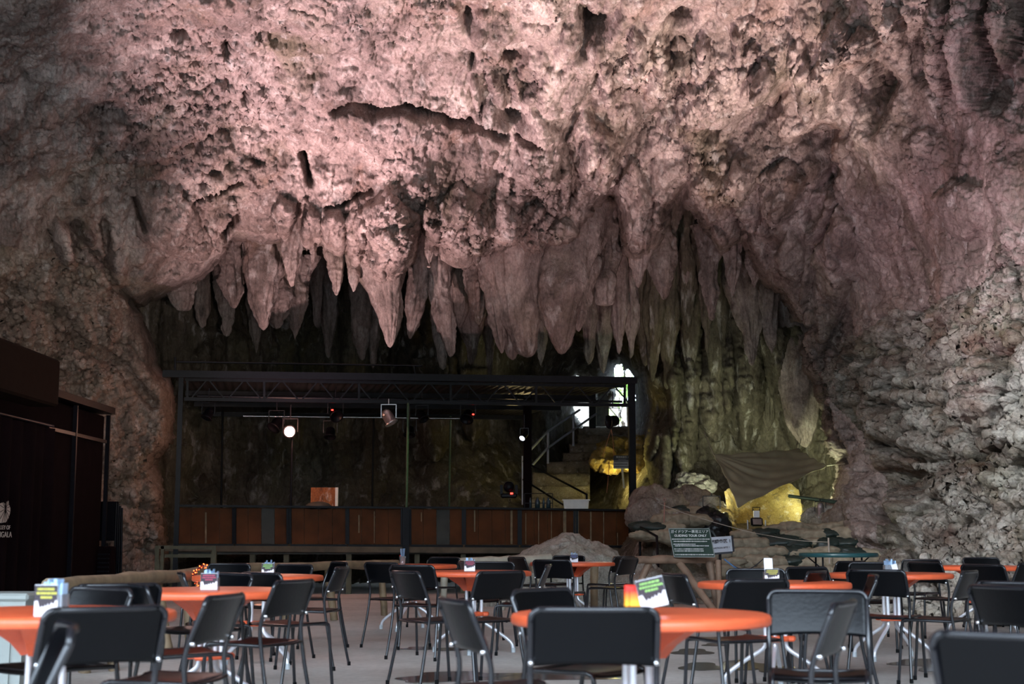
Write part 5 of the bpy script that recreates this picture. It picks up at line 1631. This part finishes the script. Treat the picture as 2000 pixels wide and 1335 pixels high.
CH = [
    # px of backrest centre, depth of backrest, yaw (0 faces away, + turns left), label
    (208, 4.7, 37, 'black chair seen from behind at the front left table, big rounded back'),
    (118, 3.75, 112, 'blurred chair with pale shining backrest at the bottom left corner'),
    (193, 6.45, 146, 'chair with blue-grey shining backrest facing us behind the front left table'),
    (277, 6.9, -62, 'black chair in shadow between the front left table and the rope light table'),
    (232, 7.0, 30, 'dark blue-edged chair half hidden behind the shadowed one on the left'),
    (434, 5.7, 80, 'side-on chair with grey backrest edge in front of the rope light table'),
    (571, 7.6, 68, 'black chair seen from behind just right of the rope light table'),
    (514, 9.2, -42, 'black chair behind the rope light table, in front of the bright-edged table'),
    (448, 8.95, 140, 'grey chair facing us right beside the holder on the rope light table'),
    (446, 12.3, 160, 'dim brown-black chair facing us by the fence left of the green-lettered card'),
    (573, 12.0, 145, 'dark grey chair facing us behind the bright-edged table'),
    (659, 13.2, 118, 'black chair standing alone before the dim log rail, back turned sideways'),
    (664, 11.0, 82, 'side-on black chair with a pink glint on its top, left of the centre aisle'),
    (747, 12.9, -38, 'black chair seen from behind at the left of the far napkin-glass table'),
    (796, 9.6, -58, 'black chair seen from behind at the left of the centre table'),
    (806, 11.7, -25, 'black chair peeping over the one at the left of the centre table'),
    (897, 5.3, -72, 'blurred side-on black chair leaning left, beside the foreground table'),
    (1064, 6.3, -130, 'blurred dark chair on the far left side of the foreground table'),
    (1159, 4.66, 0, 'large black chair in the centre foreground, seen straight from behind'),
    (976, 9.6, 40, 'black chair with silver rivets seen from behind at the centre table'),
    (962, 13.2, 162, 'grey shining chair facing us behind the centre table'),
    (912, 13.6, -70, 'dark chair just behind the pink-lettered card'),
    (866, 16.2, 150, 'small dark chair right of the far napkin-glass table'),
    (1011, 16.6, -62, 'side-on black chair at the left of the far boulder table'),
    (1079, 14.4, -25, 'black chair seen from behind at the far boulder table'),
    (1066, 11.9, 84, 'side-on black chair edge in front of the far boulder table'),
    (1110, 17.6, 158, 'dark grey chair facing us behind the far boulder table'),
    (1227, 15.8, 58, 'black chair seen from behind at the right of the far boulder table'),
    (1218, 17.0, 48, 'reddish-topped chair right behind the one at the right of the boulder table'),
    (1320, 8.9, -74, 'side-on black chair between the foreground and right middle tables'),
    (1475, 7.75, 26, 'black chair seen from behind at the white-card table'),
    (1476, 10.3, 176, 'grey shining chair facing us behind the white card'),
    (1594, 6.15, 168, 'large blue-grey shining chair facing us in front of the white-card table'),
    (1636, 5.1, 66, 'blurred side-on dark chair overlapping the big blue-grey one'),
    (1711, 10.0, -32, 'black chair seen from behind in front of the blue and white holder'),
    (1698, 8.7, 82, 'side-on chair with reddish edge in front of the right table'),
    (1704, 12.9, 165, 'pale grey chair facing us behind the right table'),
    (1799, 14.6, 142, 'dark chair at the left of the farthest right table, facing us'),
    (1808, 13.0, -60, 'side-on black chair at the left of the farthest right table'),
    (1917, 15.9, 185, 'small dark blue chair facing us behind the farthest right table'),
    (1921, 11.9, -52, 'dark chair with reddish face in front of the farthest right table'),
    (1888, 9.7, 58, 'black chair seen from behind at the right of the holder table'),
    (2005, 12.7, 46, 'black chair at the right edge beside the farthest right table'),
    (1985, 7.3, -36, 'blurred black chair at the right edge behind the huge one'),
    (1955, 6.7, -66, 'blurred side-on black chair next to the right edge'),
    (1985, 3.42, -34, 'huge blurred black chair in the bottom right corner'),
    (1578, 10.9, -150, 'dark chair turned sideways behind the white-card table'),
    (1590, 9.6, 60, 'dark side-on chair between the white-card table and the teal table'),
    (362, 9.2, -74, 'side-on dark chair behind the left end of the rope light table'),
    (1660, 13.6, 35, 'dark chair under the teal table edge, left of the pale grey chair'),
]
for (px, Y, yaw, lb) in CH:
    o = cproto if not used['c'] else copy_tree(cproto); used['c'] = True
    a = math.radians(yaw)
    # backrest sits .21 behind the seat centre
    bx = world_at(px, Y)
    fx, fy_ = -math.sin(a), math.cos(a)
    o.location = (bx + fx * .21, Y + fy_ * .21, 0); o.rotation_euler = (0, 0, a)
    prop(o, lb, 'chair', 'black stacking chairs around the tables')

# teal folding table ------------------------------------------------
Y = 19.4; b = Vector((world_at(1638, Y), Y, 0))
t = thing('folding_table', 'round dark teal table with black folding legs before the sandbags', 'table', tuple(b))
R = 75 * Y / F / 1.0; z = P(1638, 1079, Y).z
m = MB(); m.lathe([(0, z), (R - .01, z), (R, z - .012), (R, z - .05), (R - .02, z - .056), (0, z - .04)], n=60); m.build('tabletop', TEAL, t)
for s in (-1, 1):
    for q in (-1, 1):
        m = MB(); m.tube([(s * .26, q * .22, z - .05), (s * .26, q * .24, 0)], .013, 8); m.build('leg', BLACK, t)
    m = MB(); m.tube([(s * .42, 0, z - .05), (s * .1, 0, z - .32)], .009, 6); m.tube([(s * .26, -.23, z - .3), (s * .26, .23, z - .3)], .009, 6); m.build('brace', BLACK, t)

# ------------------------------------------------------------------ holders on the tables
NAPK = simple('pale blue paper napkin', (.42, .62, .86), .8, 0, .06, 20)
ACR = simple('clear acrylic', (.8, .82, .85), .12, 0, .02, trans=.85)
REDBOX = simple('red orange drinks carton', (.75, .05, .02), .4, 0, .3, 12)
_nt = REDBOX.node_tree; _b = [n for n in _nt.nodes if n.type == 'BSDF_PRINCIPLED'][0]
_tc = [n for n in _nt.nodes if n.type == 'TEX_COORD'][0]; _sp = _nt.nodes.new('ShaderNodeSeparateXYZ'); _nt.links.new(_tc.outputs['Object'], _sp.inputs[0])
_cr = _nt.nodes.new('ShaderNodeValToRGB'); _mr = _nt.nodes.new('ShaderNodeMapRange'); _mr.inputs[1].default_value = 0; _mr.inputs[2].default_value = .11
_nt.links.new(_sp.outputs[2], _mr.inputs[0]); _nt.links.new(_mr.outputs[0], _cr.inputs[0]); _nt.links.new(_cr.outputs[0], _b.inputs['Base Color'])
_e = _cr.color_ramp.elements; _e[0].position = .1; _e[0].color = (.55, .10, .01, 1); _e[1].position = .8; _e[1].color = (.75, .03, .02, 1); _x = _e.new(.35); _x.color = (.95, .50, .03, 1)
CARDW = simple('white card', (.85, .85, .9), .5)
CARDK = simple('black card print', (.03, .022, .03), .5)


def holder(label, px, Y, rz, ink, red=False, napk=True, tilt=0.0, tall=1.0, glass=False, card=True, dx=0.0, box=1.0):
    t = thing('napkin_holder', label, 'napkin holder', (world_at(px, Y), Y, H_T), math.radians(rz), 'holders standing on the orange tables')
    if glass:
        m = MB(); m.lathe([(.03, .002), (.035, .09), (.033, .09), (.028, .006), (0, .006)], n=18); m.build('glass', ACR, t)
        m = MB()
        for k in range(4): m.bar((-.012 + .008 * k, 0, .02), (-.02 + .014 * k, .004 * k, .17), .003, .03, up=(0, 1, 0))
        m.build('napkin', NAPK, t)
        m = MB(); m.tube([(-.02, .0, .01), (-.026, 0, .10)], .009, 8); m.build('red_tube', REDBOX, t)
        return t
    w = .10 * box; d = .075
    if not red: t.scale = (.88, .88, .78)
    m = MB()
    m.box((0, 0, .004), (w, d, .006)); m.box((0, -d / 2, .045), (w, .003, .085)); m.box((0, d / 2, .045), (w, .003, .085)); m.box((-w / 2, 0, .045), (.003, d, .085)); m.box((w / 2, 0, .045), (.003, d, .085))
    m.build('acrylic_case', REDBOX if red else ACR, t)
    if napk:
        m = MB(); rr_ = random.Random(int(px))
        for k in range(7):
            x = -w * .38 + w * .76 * k / 6
            h = .13 + .02 * math.sin(k * 2.1)
            m._add([(x, -.028, .01), (x + .002, .028, .01), (x + rr_.uniform(-.012, .016), .03, h), (x + rr_.uniform(-.012, .016), -.03, h + rr_.uniform(-.015, .01)),
                    (x + .004, -.028, .01), (x + .006, .028, .01), (x + .008, .03, h), (x + .008, -.03, h)], [(0, 1, 2, 3), (7, 6, 5, 4), (0, 3, 7, 4), (1, 5, 6, 2), (3, 2, 6, 7)])
        m.build('napkin', NAPK, t)
    if red:
        m = MB(); m.box((-w * .45, .0, .055), (.05, .05, .11), bev=.004); m.build('red_carton', REDBOX, t)
    if card:
        R_ = Matrix.Rotation(tilt, 3, 'Y'); cw, ch_ = .105, .115 * tall; yc = -d / 2 - .006
        c0 = Vector((dx, yc, .062 + (.02 if tilt else 0)))
        def cp(x, z, dy=0): return c0 + R_ @ Vector((x, dy, z))
        m = MB(); m.prism([cp(-cw / 2, -ch_ / 2), cp(cw / 2, -ch_ / 2), cp(cw / 2, ch_ / 2), cp(-cw / 2, ch_ / 2)], (0, -1, 0), .002); m.build('menu_card', CARDW, t)
        # black upper field with a dripping lower edge
        drip_ = [(-.5, -.02), (-.36, -.0), (-.30, -.16), (-.24, -.26), (-.18, -.16), (-.10, -.22), (-.02, -.12), (.02, -.20), (.1, -.08), (.16, -.18), (.24, -.05), (.34, -.12), (.42, .02), (.5, .0)]
        pts = [cp(-cw / 2 * .99, ch_ * .48, -.003)] + [cp(a_ * cw * .98, b_ * ch_, -.003) for a_, b_ in drip_] + [cp(cw / 2 * .99, ch_ * .48, -.003)]
        m = MB(); m.prism(pts, (0, -1, 0), .0012); m.build('black_field', CARDK, t)
        m = MB()
        for r_, (x0, x1) in enumerate([(-.36, .36), (-.4, .4), (-.22, .24)]):
            x = x0
            while x < x1:
                ww = rr.uniform(.04, .09); m.box(cp((x + ww / 2) * cw, (.36 - .13 * r_) * ch_, -.0052), (ww * cw, .001, .07 * ch_), R_); x += ww + .025
        m.build('card_print', ink, t)
    return t


INKG = simple('green print', (.30, .62, .14), .5); INKY = simple('yellow print', (.62, .58, .08), .5); INKP = simple('pink print', (.50, .05, .12), .5); INKB = simple('blue print', (.08, .12, .35), .5)
holder('red carton holder with a big tilted green-lettered card on the foreground table', 1252, 5.5, 0, INKG, red=True, napk=False, tilt=-.22, tall=.95, dx=.035, box=.9)
t = holder('holder with yellow-lettered card and a tall white slip on the right middle table', 1505, 9.3, 0, INKY, napk=False, tall=.9)
m = MB(); m.prism([(-.05, -.02, .10), (.012, -.02, .10), (.01, -.015, .20), (-.052, -.015, .20)], (0, 1, 0), .003); m.build('white_slip', CARDW, t)
t = holder('small holder with blue packets and a leaning white slip on the right table', 1737, 11.7, 0, INKB, card=False, napk=True)
m = MB(); m.prism([(.02, -.045, .02), (.07, -.045, .03), (.055, -.045, .10), (.0, -.045, .09)], (0, 1, 0), .003); m.build('white_slip', CARDW, t)
holder('holder with pink-lettered dripping card on the centre table', 917, 12.35, 4, INKP)
holder('pale holder with blue-lettered card on the far boulder table', 1121, 16.75, 0, INKB)
holder('holder with wine-lettered card beside the rope light', 412, 8.0, 0, INKP)
holder('holder with green-lettered card and blue napkin on the bright-edged table', 525, 11.0, 0, INKG)
holder('glass with pale blue napkins and a red tube on the far left table', 786, 15.35, 0, INKG, glass=True)
t = holder('tall holder stuffed with pale blue napkins on the front left table', 110, 5.4, -6, INKY, tall=1.1, dx=-.02)
t.scale = (.85, .85, .92)

# grey waste bin at the left edge ------------------------------------
Y = 9.4; b = Vector((world_at(18, Y), Y, 0))
t = thing('waste_bin', 'light grey square waste bin with a black pictogram label at the left edge', 'bin', tuple(b))
m = MB(); w0, w1, h = .30, .36, .58
vs = [(-w0 / 2, -.15, 0), (w0 / 2, -.15, 0), (w0 / 2, .15, 0), (-w0 / 2, .15, 0), (-w1 / 2, -.18, h), (w1 / 2, -.18, h), (w1 / 2, .18, h), (-w1 / 2, .18, h)]
m._add(vs, [(3, 2, 1, 0), (0, 1, 5, 4), (1, 2, 6, 5), (2, 3, 7, 6), (3, 0, 4, 7)]); m.bar((-.08, -.165, .05), (-.09, -.178, .5), .01, .012); m.bar((.08, -.165, .05), (.09, -.178, .5), .01, .012)
m.build('body', GREYPL, t)
m = MB(); m.box((0, 0, .60), (.40, .40, .05), bev=.015); m.build('lid', GREYPL, t)
m = MB(); m.box((.03, -.192, .44), (.30, .004, .13)); m.build('white_label', WHITE, t)
m = MB(); m.box((-.02, -.196, .44), (.12, .004, .12)); m.build('pictogram_field', INK, t)
m = MB(); m.prism([(-.055, -.1985, .395), (.005, -.1985, .395), (.018, -.1985, .45), (-.01, -.1985, .485), (-.06, -.1985, .46)], (0, -1, 0), .001); m.build('pictogram', WHITE, t)
m = MB(); m.box((-.022, -.2, .425), (.03, .001, .035), Matrix.Rotation(.2, 3, 'Y')); m.build('pictogram_centre', INK, t)

# ================================================================== LIGHT
w = bpy.data.worlds.new('world'); SC.world = w; w.use_nodes = True
nt = w.node_tree; bgn = nt.nodes['Background']
# bright overcast sky; low sky on the mouth side darkened to keep daylight off ceiling and stage
bgn.inputs[1].default_value = 14.5
tcw = nt.nodes.new('ShaderNodeTexCoord'); sp = nt.nodes.new('ShaderNodeSeparateXYZ'); nt.links.new(tcw.outputs['Generated'], sp.inputs[0])
def mrw(src, a, b):
    r = nt.nodes.new('ShaderNodeMapRange'); r.inputs[1].default_value = a; r.inputs[2].default_value = b; nt.links.new(src, r.inputs[0]); return r
up = mrw(sp.outputs[2], .12, .32); bk = mrw(sp.outputs[1], .55, .75)
mxw = nt.nodes.new('ShaderNodeMath'); mxw.operation = 'MAXIMUM'; nt.links.new(up.outputs[0], mxw.inputs[0]); nt.links.new(bk.outputs[0], mxw.inputs[1])
cm = nt.nodes.new('ShaderNodeMix'); cm.data_type = 'RGBA'; nt.links.new(mxw.outputs[0], cm.inputs[0])
cm.inputs[6].default_value = (.012, .016, .012, 1); cm.inputs[7].default_value = (.68, .83, 1.0, 1)
nt.links.new(cm.outputs[2], bgn.inputs[0])


def spot(name, loc, target, col, power, size=70, blend=.8, rad=.15):
    l = bpy.data.lights.new(name, 'SPOT'); l.color = col; l.energy = power; l.spot_size = math.radians(size); l.spot_blend = blend; l.shadow_soft_size = rad
    o = bpy.data.objects.new(name, l); COL.objects.link(o); o.location = loc
    d = Vector(target) - Vector(loc); o.rotation_euler = d.to_track_quat('-Z', 'Y').to_euler(); return o


def point(name, loc, col, power, rad=.08):
    l = bpy.data.lights.new(name, 'POINT'); l.color = col; l.energy = power; l.shadow_soft_size = rad
    o = bpy.data.objects.new(name, l); COL.objects.link(o); o.location = loc; return o


PINK = (1.0, .70, .74)
spot('pink_flood', (-4.7, 18.6, .9), P(740, 110, 20.8), PINK, 5800, 72, 1.0, .08)
spot('pink_flood', (-4.4, 20.6, .8), P(640, 420, 24.8), (1.0, .68, .68), 2600, 58, 1.0, .08)
spot('peach_flood', (3.3, 16.6, .9), P(1330, 70, 20), (1.0, .78, .69), 4600, 60, 1.0, .08)
spot('magenta_flood', (2.4, 14.2, .9), P(1780, 230, 19), (.95, .60, .70), 1250, 64, 1.0, .1)
spot('pink_flood', (1.4, 18.6, .8), P(1150, 440, 25), (.95, .62, .62), 800, 54, 1.0, .1)
spot('added_warm_fill', (-1.5, 10, 2.2), P(130, 690, 23.5), (1.0, .84, .74), 1100, 30, .9, .12)  # added fill to brighten the left wall, no lamp hangs there
spot('added_daylight_fill', (-1.0, 9.5, 4.2), P(1920, 860, 17.4), (.97, .98, 1.0), 3600, 40, .9, .15)  # added spot standing in for daylight on the lower right wall
# lamps of the dig site
point('trench_lamp', P(1545, 985, 25.4), (1.0, .82, .38), 5)
point('trench_lamp', P(1445, 1012, 25.6), (1.0, .85, .42), 4)
point('floodlight_glow', P(1408, 1000, 24.6), (1.0, 1.0, .70), 10)
spot('green_uplight', P(1585, 1000, 25.0), P(1600, 870, 27.2), (.88, 1.0, .62), 150, 110, .8)
spot('green_uplight', P(1425, 985, 25.6), P(1365, 790, 28.6), (.92, 1.0, .70), 170, 95, .8)
point('yellow_step_lamp', P(1205, 925, 29.4), (1.0, .85, .25), 22)
point('stage_lamp_glow', F_(567, 843, .0) + Vector((0, -.35, 0)), (1.0, .45, .30), 45, .1)
point('cave_lamp', P(1000, 930, 30.2) + Vector((0, -1.6, .8)), (1.0, .75, .35), 5)
spot('green_stage_spot', F_(860, 800, .1) + Vector((.6, -1.2, .2)), F_(796, 900, 0), (.5, 1.0, .3), 30, 30, .6)
spot('fence_lamp', (-2.8, 13.4, 2.6), (-1.9, 11.2, .6), (1.0, .62, .55), 40, 60, .8)

vs_ = SC.view_settings
vs_.view_transform = 'Standard'; vs_.look = 'None'; vs_.gamma = 1.0; vs_.use_curve_mapping = False
vs_.exposure = 0.0
SC.cycles.max_bounces = 6
SC.cycles.diffuse_bounces = 2
SC.cycles.use_denoising = True
